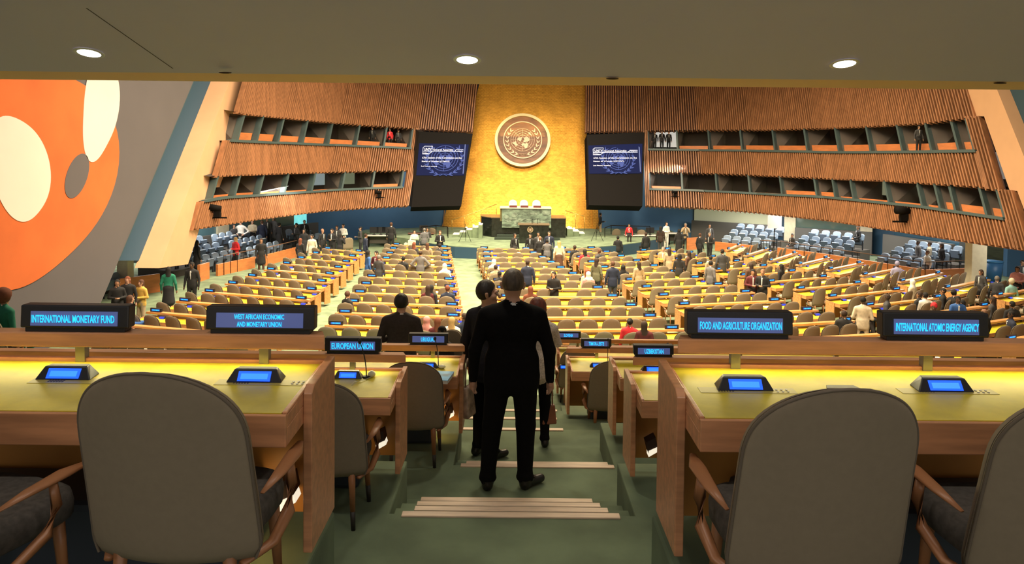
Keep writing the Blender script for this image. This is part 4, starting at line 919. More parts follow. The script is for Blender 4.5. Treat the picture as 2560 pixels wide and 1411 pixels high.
for k_, nm, i, A, B in ROWS:
    A.z = B.z = 0; L = (B-A).length; rz = math.atan2(B.y-A.y, B.x-A.x)
    r_ = nrow.get(k_, 0); nrow[k_] = r_+1
    blk = nm+' desk block'
    e, L, rz = desk(A, B, MZ, 'long lit wooden desk, %s row from the stage in %s from mural' % (ORD[r_], blk), 'long desks in the %s from mural' % blk)
    e.name = 'delegate_desk'
    u = (B-A).normalized(); nrm = Vector((u.y, -u.x, 0))     # towards the audience
    pitch = .66 if k_ in 'CDEF' else .62; n = max(2, int((L-.1)/pitch+.35)); 
    for j in range(n):
        t = (j+.5)/n; p = A.lerp(B, t)+nrm*(.72+random.uniform(-.04, .10)); p.z = MZ
        chairs.append((p, rz+math.radians(random.uniform(-9, 9)), 'tan chair %s from mural side, %s row from stage, %s' % (ORD[min(j, 15)], ORD[r_], blk), 'tan chairs in the %s from mural' % blk))
    # nameplates, consoles, papers
    for q, t in enumerate([.5/n+.0, 1-.5/n] if n < 5 else [.45/n, 1-.55/n]):
        side = ['mural end', 'far end'][q]; p = A.lerp(B, t)
        e = empty('nameplate_display', (p.x-nrm.x*-.04, p.y+nrm.y*.04, MZ+.878), rz, 'small lit nameplate at %s of %s row from stage, %s' % (side, ORD[r_], blk), 'nameplate', 'small nameplates in the %s' % blk)
        if 'PLM' not in globals():
            b = MB(); b.box(-.20, .20, -.03, .03, 0, .115); PLM = b.build('housing', None, blackp); b = MB(); b.box(-.15, .15, -.034, -.030, .03, .09); PLD = b.build('display', None, mat('plate_blue', (.02, .05, .3), .3, emit=(.02, .08, .42), es=1.0))
            b = MB()
            random.seed(11)
            x = -.115
            while x < .11:
                w_ = random.uniform(.010, .018); b.box(x, x+w_, -.037, -.034, .045, .075); x += w_+random.choice([.005, .005, .014])
            PLT = b.build('glowing_strip', None, glow_cyan); random.seed(i*7+q)
            for o in (PLM, PLD, PLT): COL.objects.unlink(o)
            b = MB(); b.box(-.10, .10, -.04, .04, 0, .05); CNM = b.build('housing', None, blackp); b = MB(); b.box(-.085, .085, -.046, -.04, .008, .045); b.box(-.085, .085, -.04, .03, .05, .054); CND = b.build('display', None, mat('console_far_glow', (.01, .03, .4), .3, emit=(.01, .05, .75), es=1.0))
            for o in (CNM, CND): COL.objects.unlink(o)
        for o in (PLM, PLD, PLT): c = o.copy(); LINK(c); c.parent = e
        p2 = A.lerp(B, min(.97, max(.03, t+(.55/n if q == 0 else .38/n))))+nrm*.22
        e = empty('desk_console', (p2.x, p2.y, MZ+.731), rz, 'tiny blue console at %s of %s row from stage, %s' % (side, ORD[r_], blk), 'console', 'small blue consoles in the %s' % blk)
        for o in (CNM, CND): c = o.copy(); LINK(c); c.parent = e
        if random.random() < .6:
            p3 = A.lerp(B, min(.96, max(.04, t+(.9/n if q == 0 else -.7/n))))+nrm*.32
            b = MB(); b.box(-.105, .105, -.148, .148, 0, .006); b.box(-.02, .19, -.17, .125, .006, .010); o = b.build('paper_sheets', None, white_m); o.location = (p3.x, p3.y, MZ+.731); o.rotation_euler = (0, 0, rz+random.uniform(-.5, .5))
            tag(o, 'white papers near %s of %s row from stage, %s' % (side, ORD[r_], blk), 'papers', 'papers in the %s' % blk)
# ================================================================== blue gallery seats: where they stand
SEATS = []; TIERS = []
G = lambda x, y: at_z(x, y, MZ)
def seat_line(A, B, rows, n_, papers, rise, dn, txt, z0=MZ):
    A = Vector((A.x, A.y, 0)); B = Vector((B.x, B.y, 0)); u = (B-A).normalized(); nv = Vector((-u.y, u.x, 0))
    if nv.dot(A.lerp(B, .5)-Vector((2, 30, 0))) < 0: nv = -nv     # away from the hall
    rz = math.atan2(-nv.x, nv.y); n = max(2, int((B-A).length/.60))
    for r_ in range(rows):
        z = z0+rise*r_
        if z > .11: TIERS.append((A+nv*(dn+1.0*r_-.35), B+nv*(dn+1.0*r_-.35), nv, z))
        for j in range(n):
            p = A.lerp(B, (j+.5)/n)+nv*(dn+1.0*r_)
            SEATS.append((Vector((p.x, p.y, z)), rz, papers and r_ in papers, 'blue folding seat, %s in %s row behind parapet, %s' % (ORD[j] if j < 16 else 'last', ORD[r_], txt), 'blue folding seats, '+txt))
seat_line(G(790, 632), G(850, 622), 2, 4, None, .30, 1.2, 'mural side near stage')
seat_line(G(744, 643), G(665, 665), 3, 6, (1, 2), .30, .9, 'mural side past the gap')
seat_line(G(640, 668), G(505, 700), 3, 8, (), .30, .9, 'mural side beside pillar')
seat_line(G(380, 737), G(300, 760), 2, 4, (), .30, 1.2, 'mural side under the pillar')
seat_line(G(1785, 627), G(1912, 640), 3, 8, (1, 2), .30, .9, 'wide side near stage')
seat_line(G(1943, 643), G(2085, 663), 3, 9, (), .30, .9, 'wide side middle section')
seat_line(G(2160, 677), G(2300, 702), 3, 9, (), .30, .9, 'wide side near column')
# ================================================================== PEOPLE
def sdf_mesh(prims, vox, k=.03, name='body', smooth_k=None):
    """smooth union of tapered capsules / ellipsoids, meshed with surface nets; face material = nearest primitive"""
    lo = np.array([9., 9, 9]); hi = -lo
    for p in prims:
        for q, r in ((p['a'], p['ra']), (p['b'], p['rb'])):
            r = r*1.15*max(1, p['s'][0], p['s'][1], p['s'][2]); lo = np.minimum(lo, np.array(q)-r); hi = np.maximum(hi, np.array(q)+r)
    lo -= vox*2; hi += vox*2; n = np.ceil((hi-lo)/vox).astype(int)+1
    ax = [lo[i]+vox*np.arange(n[i]) for i in range(3)]
    Gx, Gy, Gz = np.meshgrid(*ax, indexing='ij'); D_ = np.full(Gx.shape, 9.0, np.float32); B_ = np.full(Gx.shape, 9.0, np.float32); L_ = np.zeros(Gx.shape, np.int8)
    for p in prims:
        a = np.array(p['a'], float); b = np.array(p['b'], float); s = np.array(p['s'], float); rm = max(p['ra'], p['rb'])*1.15*s.max()+.10
        l2 = np.minimum(a, b)-rm; h2 = np.maximum(a, b)+rm
        i0 = np.clip(((l2-lo)/vox).astype(int), 0, n-1); i1 = np.clip(((h2-lo)/vox).astype(int)+2, 1, n)
        sl = tuple(slice(i0[i], i1[i]) for i in range(3))
        X_, Y_, Z_ = (Gx[sl]-a[0])/s[0], (Gy[sl]-a[1])/s[1], (Gz[sl]-a[2])/s[2]
        v = (b-a)/s; vv = v.dot(v)
        t = np.clip((X_*v[0]+Y_*v[1]+Z_*v[2])/vv, 0, 1) if vv > 1e-9 else 0
        d = np.sqrt((X_-t*v[0])**2+(Y_-t*v[1])**2+(Z_-t*v[2])**2)-(p['ra']+t*(p['rb']-p['ra'])); d = (d*min(s)).astype(np.float32)
        if p.get('cut') is not None: d = np.maximum(d, p['cut'](Gx[sl], Gy[sl], Gz[sl]).astype(np.float32))
        kk = p.get('k', k); o = D_[sl]; h = np.clip(.5+.5*(o-d)/kk, 0, 1); D_[sl] = o*(1-h)+d*h-kk*h*(1-h)
        bb = B_[sl]; m = d < bb; bb[m] = d[m]; B_[sl] = bb; ll = L_[sl]; ll[m] = p['m']; L_[sl] = ll
    ins = D_ < 0; c = np.zeros(tuple(n-1), int)
    cx = ins[:-1, :-1, :-1].astype(int)
    tot = sum(ins[i:n[0]-1+i, j:n[1]-1+j, l:n[2]-1+l].astype(int) for i in (0, 1) for j in (0, 1) for l in (0, 1))
    act = (tot > 0) & (tot < 8); idx = -np.ones(act.shape, int); cells = np.argwhere(act); idx[act] = np.arange(len(cells))
    acc = np.zeros((len(cells), 3)); cnt = np.zeros(len(cells))
    for ax_ in range(3):
        for o1 in (0, 1):
            for o2 in (0, 1):
                off = [0, 0, 0]; oth = [q for q in range(3) if q != ax_]; off[oth[0]] = o1; off[oth[1]] = o2
                A = cells+off; Bc = A.copy(); Bc[:, ax_] += 1
                da = D_[tuple(A.T)]; db = D_[tuple(Bc.T)]; m = (da < 0) != (db < 0)
                t = np.where(m, da/np.where(da-db == 0, 1, da-db), 0); P = A.astype(float); P[:, ax_] += t; acc[m] += P[m]; cnt[m] += 1
    V = acc/cnt[:, None]*vox+lo; faces = []
    for ax_ in range(3):
        oth = [q for q in range(3) if q != ax_]; u, w = oth
        sl0 = [slice(1, n[q]-1) for q in range(3)]; sl0[ax_] = slice(0, n[ax_]-1)
        sl1 = list(sl0); sl1[ax_] = slice(1, n[ax_]); a = ins[tuple(sl0)]; b = ins[tuple(sl1)]; e = np.argwhere(a != b)
        if not len(e): continue
        flip = a[tuple(e.T)]; e = e+1; e[:, ax_] -= 1
        def cell(du, dw):
            q = e.copy(); q[:, u] -= du; q[:, w] -= dw; return idx[tuple(q.T)]
        Q = np.stack([cell(1, 1), cell(0, 1), cell(0, 0), cell(1, 0)], 1)
        if ax_ == 1: flip = ~flip
        Q[~flip] = Q[~flip][:, ::-1]; faces.append(Q)
    Fc = np.concatenate(faces); lab = L_[tuple(cells.T)]
    me = bpy.data.meshes.new(name); me.from_pydata(V.tolist(), [], Fc.tolist())
    fm = lab[Fc[:, 0]]; me.polygons.foreach_set('use_smooth', [True]*len(Fc)); me.update()
    return me, fm
def cap(a, b, ra, rb, m, s=(1, 1, 1), **kw): return dict(a=a, b=b, ra=ra, rb=rb, m=m, s=s, **kw)
SK, TP, BT, SH, HR, SHT = range(6); HS = 1.0
def hand_prims(w, dirv, side, m=SK, curl=.35, sc=1.0):
    """palm and five fingers starting at wrist w, pointing along dirv (mostly down)"""
    w = Vector(w); d = Vector(dirv).normalized(); x = Vector((0, 1, 0)); x = (x-d*x.dot(d)).normalized(); nrm = d.cross(x)*side
    out = [cap(tuple(w), tuple(w+d*.085*sc), .026*sc, .032*sc, m, (1, 1, 1), k=.012), cap(tuple(w+d*.05*sc-x*.02*sc), tuple(w+d*.085*sc+x*.02*sc), .020*sc, .020*sc, m, k=.012)]
    for i, (o, L) in enumerate([(.033, .072), (.012, .082), (-.010, .076), (-.031, .060)]):
        b0 = w+d*.085*sc+x*o*sc; b1 = b0+(d*.9-nrm*curl*.6)*L*.5*sc; b2 = b1+(d*.6-nrm*curl*1.6)*L*.5*sc
        out += [cap(tuple(b0), tuple(b1), .0105*sc, .0095*sc, m, k=.006), cap(tuple(b1), tuple(b2), .0095*sc, .008*sc, m, k=.006)]
    t0 = w+d*.025*sc+x*.024*sc; t1 = t0+(d*.6+x*.75-nrm*.2)*.040*sc; t2 = t1+(d*.9+x*.15-nrm*.3)*.034*sc
    out += [cap(tuple(t0), tuple(t1), .013*sc, .011*sc, m, k=.008), cap(tuple(t1), tuple(t2), .011*sc, .009*sc, m, k=.006)]
    return out
def head_prims(z=1.635, y=.015, x=0, yaw=0, detail=False, hair=None, hm=HR, tilt=0):
    c, s = math.cos(yaw), math.sin(yaw)
    def R(px, py, pz): px, py, pz = px*HS, py*HS, pz*HS; return (x+px*c-py*s, y+px*s+py*c, z+pz)
    o = [cap(R(0, -.012, .02), R(0, -.012, .021), .088, .088, SK, (.87, 1.02, 1.08)), cap(R(0, .02, -.05), R(0, .035, -.075), .060, .045, SK, (.95, 1, 1))]
    o += [cap(R(0, .088, -.005), R(0, .108, -.030), .010, .016, SK, k=.012)]
    for sd in (-1, 1): o.append(cap(R(sd*.086, -.008, .010), R(sd*.081, -.004, -.024), .019, .012, SK, (.6, 1.1, 1), k=.006))
    if detail:
        o += [cap(R(-.022, .080, -.058), R(.022, .080, -.058), .009, .009, SK, k=.008), cap(R(0, .070, -.095), R(0, .071, -.096), .020, .020, SK, k=.015), cap(R(-.045, .078, .022), R(.045, .078, .022), .012, .012, SK, k=.012)]
        for sd in (-1, 1): o.append(cap(R(sd*.045, .055, -.02), R(sd*.04, .06, -.03), .025, .02, SK, k=.02))
    def facecut(X_, Y_, Z_):      # positive (removed) in front of the face below the hairline
        lx = (X_-x)*c+(Y_-y)*s; ly = (-(X_-x)*s+(Y_-y)*c)/HS; lz = (Z_-z)/HS
        return np.minimum(ly-.035-np.maximum(0, (lz-.02))*.6, .075-lz)
    def napecut(X_, Y_, Z_):
        lz = Z_-z; return np.maximum(facecut(X_, Y_, Z_), -lz-.055)
    if hair == 'short': o.append(cap(R(0, -.020, .028), R(0, -.020, .029), .097, .097, hm, (.90, 1.02, 1.03), cut=napecut, k=.006))
    elif hair == 'crop': o.append(cap(R(0, -.018, .030), R(0, -.018, .031), .093, .093, hm, (.88, 1.03, 1.04), cut=lambda a_, b_, c_: np.maximum(facecut(a_, b_, c_), -(c_-z)-.03), k=.004))
    elif hair == 'long': o += [cap(R(0, -.022, .025), R(0, -.022, .026), .102, .102, hm, (.93, 1.0, 1.02), cut=facecut, k=.006), cap(R(0, -.055, -.02), R(0, -.075, -.25), .085, .075, hm, (1.05, .75, 1), cut=facecut, k=.02)]
    elif hair == 'bun': o += [cap(R(0, -.022, .028), R(0, -.022, .029), .097, .097, hm, (.9, 1.02, 1.03), cut=facecut, k=.006), cap(R(0, -.125, .04), R(0, -.126, .04), .04, .04, hm)]
    elif hair == 'scarf': o += [cap(R(0, -.015, .022), R(0, -.015, .023), .108, .108, hm, (.92, 1.02, 1.05), cut=facecut, k=.006), cap(R(0, -.02, -.05), R(0, -.02, -.17), .09, .125, hm, (1.0, .85, 1), cut=facecut, k=.03)]
    elif hair == 'afro': o.append(cap(R(0, -.03, .05), R(0, -.03, .051), .155, .155, hm, (1.0, .95, .95), cut=facecut, k=.006))
    elif hair == 'wrap': o.append(cap(R(0, -.03, .055), R(0, -.035, .075), .105, .10, hm, (.98, 1.0, 1.0), cut=facecut, k=.006))
    elif hair == 'hood': o += [cap(R(0, -.03, .02), R(0, -.03, .021), .125, .125, hm, (.95, 1.0, 1.05), cut=facecut, k=.006), cap(R(0, -.05, -.1), R(0, -.05, -.15), .1, .13, hm, k=.03)]
    for p_ in o: p_['ra'] *= HS; p_['rb'] *= HS
    return o
ARMS = {  # (elbow, wrist) for right arm (x mirrored), relative to standing body
 'down': ((.255, -.02, 1.12), (.265, .05, .87)), 'hold': ((.26, -.02, 1.13), (.07, .25, 1.14)), 'hips': ((.40, -.06, 1.16), (.20, .06, 1.02)),
 'phone': ((.25, .10, 1.20), (.07, .26, 1.45)), 'desk': ((.27, .08, 1.12), (.14, .33, 1.13)), 'lap': ((.26, .02, 1.13), (.10, .26, 1.02)), 'one': ((.26, .06, 1.14), (.16, .30, 1.22))}
def figure(pose='stand', arms='down', hair='short', dress='suit', detail=False, yaw=0, wide=1.0, feet=None, hands=True, arms2=None, legw=1.0):
    sit = pose == 'sit'; dz = -.36 if sit else 0; P = []
    def Z(v): return (v[0]*wide if abs(v[0]) > .12 else v[0], v[1], v[2]+dz)
    P += [cap(Z((0, 0, .93)), Z((0, 0, 1.02)), .168, .160, BT if dress not in ('coat', 'dress') else TP, (1*wide, .66, .8)), cap(Z((0, .0, 1.03)), Z((0, .005, 1.33)), .152, .182, TP, (1.0*wide, .60, 1), k=.05)]
    P += [cap(Z((-.135, 0, 1.405)), Z((.135, 0, 1.405)), .062, .062, TP, (1, 1, 1), k=.06), cap(Z((0, .005, 1.40)), Z((0, .0, 1.45)), .10, .065, TP, (1.1, .75, 1), k=.05)]
    P += [cap(Z((0, .0, 1.44)), Z((0, .012, 1.56)), .056, .052, SK, k=.02)]
    if dress == 'suit':
        P += [cap(Z((0, -.003, 1.462)), Z((0, .001, 1.476)), .062, .060, SHT, (1, 1, 1), k=.006, cut=lambda a_, b_, c_, q=dz: np.abs(c_-1.470-q)-.018), cap(Z((0, .11, 1.42)), Z((0, .105, 1.15)), .035, .03, SHT, (1, .6, 1), k=.008)]
    if dress in ('suit', 'jacket', 'top') and not sit: P.append(cap(Z((0, -.01, .86)), Z((0, -.01, 1.05)), .182 if dress != 'top' else .165, .163, TP, (1*wide, .68, .6), k=.04))
    if dress == 'coat' and not sit: P.append(cap(Z((0, -.01, .52)), Z((0, -.01, 1.0)), .215, .17, TP, (1*wide, .72, .6), k=.05))
    if dress == 'dress' and not sit: P.append(cap(Z((0, -.01, .42)), Z((0, -.01, .95)), .235, .165, BT, (1, .8, .6), k=.05))
    for sd in (-1, 1):
        el, wr = ARMS[(arms2 or arms) if sd < 0 else arms]; el = Vector((el[0]*sd*wide, el[1], el[2]+dz)); wr = Vector((wr[0]*sd*(wide if abs(wr[0]) > .12 else 1), wr[1], wr[2]+dz)); s0 = Vector((.185*sd*wide, 0, 1.395+dz))
        P += [cap(tuple(s0), tuple(el), .062, .050, TP, k=.035), cap(tuple(el), tuple(wr), .050, .037, TP, k=.02)]
        dv = (wr-el).normalized()
        if detail: P += hand_prims(wr-dv*.005, dv, sd)
        else: P += [cap(tuple(wr), tuple(wr+dv*.09), .030, .034, SK, (1, 1, 1), k=.01), cap(tuple(wr+dv*.09), tuple(wr+dv*.15-Vector((sd*.01, 0, 0))), .028, .014, SK, k=.01)]
    lm = SK if dress == 'dress' else BT
    for i, sd in enumerate((-1, 1)):
        if sit:
            hp = (.095*sd, .03, .53); kn = (.11*sd, .44, .505); an = (.11*sd, .40, .12); toe = (.12*sd, .56, .04)
        else:
            ft = feet[i] if feet else (.10*sd, 0, .12*sd*.3, .15)
            hp = (.088*sd*wide, 0, .90); an = (ft[0], ft[1], .11); kn = ((hp[0]+an[0])/2+.008*sd, .025+ft[1]*.5, .50); toe = (ft[0]+ft[2], ft[1]+ft[3], .038)
        P += [cap(hp, kn, (.082 if sit else .094)*legw, .068*legw, BT, k=.03), cap(kn, an, .068*legw, .052*legw, lm, (1, 1, 1), k=.02)]
        if not sit and lm == BT: P.append(cap(an, (an[0], an[1]+.01, .085), .055*legw, .062*legw, BT, (1, 1.15, .6), k=.012))
        P += [cap((an[0], an[1]-.025, .048), toe, .044, .036, SH, (1, 1, .95), k=.015), cap((an[0], an[1]-.035, .04), (an[0], an[1]-.03, .04), .045, .045, SH, k=.01)]
    hp_ = head_prims(1.635+dz, .02, 0, yaw, detail, None if detail else hair, HR)
    P += hp_
    return P
def clothes(c): 
    return mat('cloth_%02x%02x%02x' % tuple(int(255*v) for v in c), c, .85, noise=.10, nscale=14)
skins = {'l': (.52, .30, .21), 'm': (.34, .18, .11), 'd': (.085, .045, .03)}
def skin(k_): return mat('skin_'+k_, skins[k_], .5)
shoe_m = mat('black_leather_shoe', (.012, .010, .009), .35)
CACHE = {}
def person(loc, rz, H, pose, arms, hair, dress, top, bot, hc, sk, label, shirt=(.7, .7, .7), group=None, arms2=None, feet=None):
    key = (pose, arms, hair, dress, arms2)
    if key not in CACHE:
        me, fm = sdf_mesh(figure(pose, arms, hair, dress, arms2=arms2), .026, .03, 'person')
        for i in range(6): me.materials.append(skin('m'))
        me.polygons.foreach_set('material_index', fm.tolist()); CACHE[key] = me
    o = bpy.data.objects.new('person', CACHE[key]); COL.objects.link(o)
    ms = [skin(sk), clothes(top), clothes(bot), shoe_m, clothes(hc), clothes(shirt)]
    for i, m in enumerate(ms): o.material_slots[i].link = 'OBJECT'; o.material_slots[i].material = m
    o.location = loc; o.rotation_euler = (0, 0, rz); o.scale = (H/1.75,)*3
    tag(o, label, 'person', group); return o
SKIPP = []; PPL = []
K = dict(black=(.012, .012, .014), navy=(.015, .022, .05), grey=(.12, .12, .13), dgrey=(.045, .045, .05), white=(.72, .70, .66), cream=(.62, .54, .40), red=(.55, .02, .03), blue=(.03, .10, .32), lblue=(.25, .36, .5), green=(.01, .16, .10), brown=(.08, .035, .02),
         dbrown=(.03, .015, .01), blond=(.50, .32, .13), auburn=(.16, .045, .02), ghair=(.16, .15, .14), yellow=(.60, .38, .08), beige=(.36, .27, .17), maroon=(.10, .015, .02), pink=(.60, .26, .24), purple=(.28, .27, .42), bald=(.25, .13, .08), teal=(.25, .5, .5), blackh=(.008, .007, .007), tan=(.45, .3, .18), olive=(.12, .12, .07))
def put(x, y, what, face, top, bot, hair, hc, sk, label, H=1.72, z=MZ, arms='down', dress='suit', d=None, snap=True, arms2=None):
    """x,y: top of the head in the photo; stands on height z"""
    sit = what == 'sit'; s_ = H/1.75; hh = (1.76-.36 if sit else 1.76)*s_
    p = at_z(x, y, z+hh) if d is None else at_y(x, y, d)
    if d is not None: z = p.z-hh
    loc = Vector((p.x, p.y, z)); rz = math.radians(face)
    if sit and snap and z == MZ:
        best = min(chairs, key=lambda c: (c[0].xy-loc.xy).length+.35*abs((c[0].x/c[0].y)-(loc.x/loc.y))*c[0].y)
        if (best[0].xy-loc.xy).length < 1.1 and not any((best[0]-q).length < .2 for q in USED):
            loc = Vector((best[0].x, best[0].y, MZ)); rz = best[1]+math.radians(face); USED.append(best[0]); loc.z = MZ
            best_c.append(best)
    if sit and snap == 'seat':
        best = min([c for c in SEATS if not any((c[0]-q).length < .1 for q in USED)], key=lambda c: (Vector(proj(c[0]+Vector((0, 0, 1.37))))-Vector((x, y))).length)
        USED.append(best[0]); loc = best[0].copy(); rz = best[1]+math.pi+math.radians(face-180 if abs(face) > 90 else face)
    if not sit: SKIPP.append(Vector((loc.x, loc.y, MZ)))
    return person(loc, rz, H, what, arms, hair, dress, K[top], K[bot], K[hc], sk, label, arms2=arms2)
USED = []; best_c = []
S, T_ = 'stand', 'sit'
# ---- guests round the mural side
put(492, 601, S, -40, 'black', 'black', 'long', 'blackh', 'm', 'person in long black coat standing beside the slanted pillar', dress='coat')
put(480, 655, S, 178, 'black', 'black', 'short', 'blackh', 'd', 'man in open black suit facing camera below the slanted pillar', H=1.76, arms='down')
put(421, 667, S, 10, 'green', 'black', 'long', 'blackh', 'm', 'woman in dark green top seen from behind below the pillar', dress='dress', H=1.68)
put(293, 699, S, -150, 'black', 'black', 'long', 'blackh', 'm', 'dark haired woman in black beside the painted wall', arms='hold', dress='coat', H=1.62, d=23.6)
put(319, 691, S, -165, 'black', 'maroon', 'long', 'auburn', 'l', 'woman with burgundy scarf in middle of three by painted wall', dress='coat', H=1.68, d=24)
put(353, 699, S, 160, 'yellow', 'beige', 'long', 'brown', 'l', 'woman in mustard yellow cardigan near the painted wall', arms='hold', dress='jacket', H=1.62, d=24.4)
put(325, 738, T_, -60, 'blue', 'blue', 'long', 'brown', 'l', 'seated woman in blue flowered dress below three standing women', d=21.5, snap=False)
_a = put(8, 728, T_, -20, 'green', 'green', 'afro', 'auburn', 'm', 'person with red curly hair and green top at picture edge', z=2.15, snap=False, H=1.7)
near_chair(_a.location.copy(), math.radians(-20), 'tan armchair holding the person with red curly hair')
put(589, 593, S, 150, 'red', 'black', 'long', 'blond', 'l', 'blond woman in red jacket among blue seats', H=1.62, arms='hold', dress='jacket')
put(602, 551, S, -170, 'white', 'black', 'short', 'brown', 'l', 'man in white shirt with hands on hips behind blue seats', H=1.78, arms='hips', dress='top', d=40.3)
put(584, 560, S, -120, 'dgrey', 'black', 'long', 'blackh', 'm', 'person in dark coat left of man in white shirt', d=40.1, dress='coat')
put(655, 551, S, 30, 'navy', 'navy', 'short', 'brown', 'l', 'man in navy suit behind blue seats near glass booth', d=41.6, H=1.78)
put(631, 550, S, -160, 'cream', 'black', 'long', 'brown', 'l', 'woman in cream sweater beside glass booth', d=41.4, arms='hold', dress='top')
put(667, 543, S, -140, 'dgrey', 'black', 'short', 'blackh', 'm', 'man in dark jacket before the glass booth', d=42.6)
put(684, 541, S, 160, 'grey', 'dgrey', 'long', 'brown', 'l', 'person in grey coat near bright window', d=43, dress='coat')
put(698, 557, S, -30, 'black', 'black', 'bun', 'blackh', 'l', 'woman in long black dress among seats near bright window', d=41.5, dress='coat')
put(653, 596, S, -160, 'black', 'brown', 'long', 'dbrown', 'm', 'woman in black coat standing in gap between orange parapets', dress='coat', H=1.72, d=36.3)
put(741, 558, S, 150, 'dgrey', 'black', 'long', 'blackh', 'l', 'long haired woman in dark clothes before bright window', d=43, arms='hold')
put(761, 550, S, -160, 'black', 'black', 'short', 'ghair', 'l', 'grey haired man in black before bright window', d=44)
put(761, 572, S, 170, 'black', 'black', 'scarf', 'blackh', 'm', 'woman in black headscarf by mural side parapet end', d=40.5, dress='coat')
put(751, 596, S, -20, 'black', 'black', 'long', 'auburn', 'l', 'person with auburn hair in black beside parapet end', dress='coat', d=37.8, H=1.66)
put(780, 586, S, 170, 'cream', 'cream', 'long', 'blackh', 'm', 'woman in cream blazer at end of mural side parapet', dress='coat', d=39)
put(806, 572, S, -120, 'black', 'black', 'crop', 'bald', 'm', 'bald man in dark suit near mural side steps', d=41)
put(830, 572, S, 175, 'black', 'black', 'long', 'dbrown', 'l', 'curly haired woman in black over white shirt', d=41.3, arms='hold')
put(842, 564, S, -170, 'dgrey', 'black', 'short', 'dbrown', 'm', 'man in dark jacket behind curly haired woman', d=43.5)
put(858, 560, S, 165, 'white', 'black', 'short', 'blackh', 'm', 'person in white printed top before blue wall', d=44, arms='hold', dress='top')
put(850, 583, S, -30, 'black', 'black', 'long', 'blackh', 'm', 'woman in black clapping beside first desk block end', d=39.5, arms='phone', dress='coat')
put(902, 567, S, 100, 'dgrey', 'black', 'short', 'blackh', 'l', 'man in dark grey bending near equipment table', d=43, arms='hold')
put(914, 584, S, -60, 'navy', 'navy', 'short', 'dbrown', 'm', 'man in dark suit at end of first desk block', d=39.5)
put(978, 556, S, -10, 'black', 'black', 'short', 'brown', 'm', 'tall man in black suit standing before blue wall', H=1.80, d=43)
put(1036, 575, T_, -160, 'white', 'dgrey', 'short', 'blackh', 'l', 'seated person in white at curved staff table', d=44.3, snap=False)
put(1061, 570, S, 10, 'grey', 'black', 'short', 'ghair', 'l', 'man in grey sweater standing by curved staff table', d=42.8)
put(1068, 569, S, -150, 'dgrey', 'black', 'short', 'blackh', 'm', 'person in dark clothes behind man in grey sweater', d=44.8)
put(1100, 576, S, -160, 'black', 'black', 'short', 'brown', 'l', 'man in black suit near stage corner railing', d=41.6, arms='hold')
put(920, 626, S, -60, 'blue', 'black', 'scarf', 'blackh', 'l', 'woman in royal blue coat and black headscarf in aisle', dress='coat', H=1.66)
put(941, 627, S, 160, 'maroon', 'black', 'long', 'blackh', 'l', 'dark haired woman in maroon facing camera in aisle', H=1.64, arms='hold')
put(947, 637, S, -20, 'dgrey', 'black', 'short', 'ghair', 'l', 'person in dark coat seen from behind in aisle', dress='coat', H=1.66)
# ---- second block
put(1041, 608, T_, 0, 'dgrey', 'black', 'long', 'auburn', 'l', 'seated person with auburn hair in second row of second block')
put(1072, 609, T_, 15, 'beige', 'black', 'long', 'brown', 'l', 'seated brown haired person in second row beside auburn haired one')
put(1118, 611, T_, -20, 'dgrey', 'black', 'short', 'blackh', 'm', 'seated man in dark grey at aisle end near stage')
put(1051, 627, S, 0, 'grey', 'black', 'bun', 'dbrown', 'l', 'woman in grey tweed jacket standing between desk rows', H=1.70, arms='hips', dress='jacket')
put(993, 643, T_, 10, 'black', 'black', 'short', 'blackh', 'm', 'seated man in black near woman in tweed jacket')
put(1104, 664, T_, 30, 'white', 'white', 'scarf', 'white', 'l', 'seated woman in white headscarf in second block')
put(898, 724, T_, -40, 'black', 'black', 'short', 'brown', 'l', 'seated brown haired man at aisle end of second block')
put(1041, 720, T_, 0, 'maroon', 'black', 'long', 'dbrown', 'm', 'seated person with wide dark brown hair in second block')
put(1078, 712, T_, -30, 'black', 'black', 'long', 'blackh', 'm', 'seated black haired woman with papers in second block')
put(1133, 705, T_, 10, 'navy', 'black', 'short', 'auburn', 'm', 'seated man in navy near central aisle of second block')
put(1051, 790, T_, -20, 'pink', 'grey', 'scarf', 'pink', 'l', 'seated woman in pale patterned headscarf beside man in suit')
put(1094, 794, T_, 0, 'maroon', 'black', 'long', 'auburn', 'm', 'seated person with straight auburn hair near Uruguay display')
_a = put(1105, 815, T_, 150, 'black', 'black', 'short', 'blackh', 'd', 'smiling person turned round above the Uruguay display', snap=False, z=2.15, H=1.42)
near_chair(_a.location.copy(), math.radians(150), 'tan armchair under the smiling person turned round')
put(1136, 807, T_, -10, 'white', 'white', 'long', 'blond', 'l', 'seated blond woman in white with laptop near aisle')
put(1161, 783, T_, 40, 'navy', 'navy', 'short', 'dbrown', 'm', 'seated man in navy jacket behind blond woman')
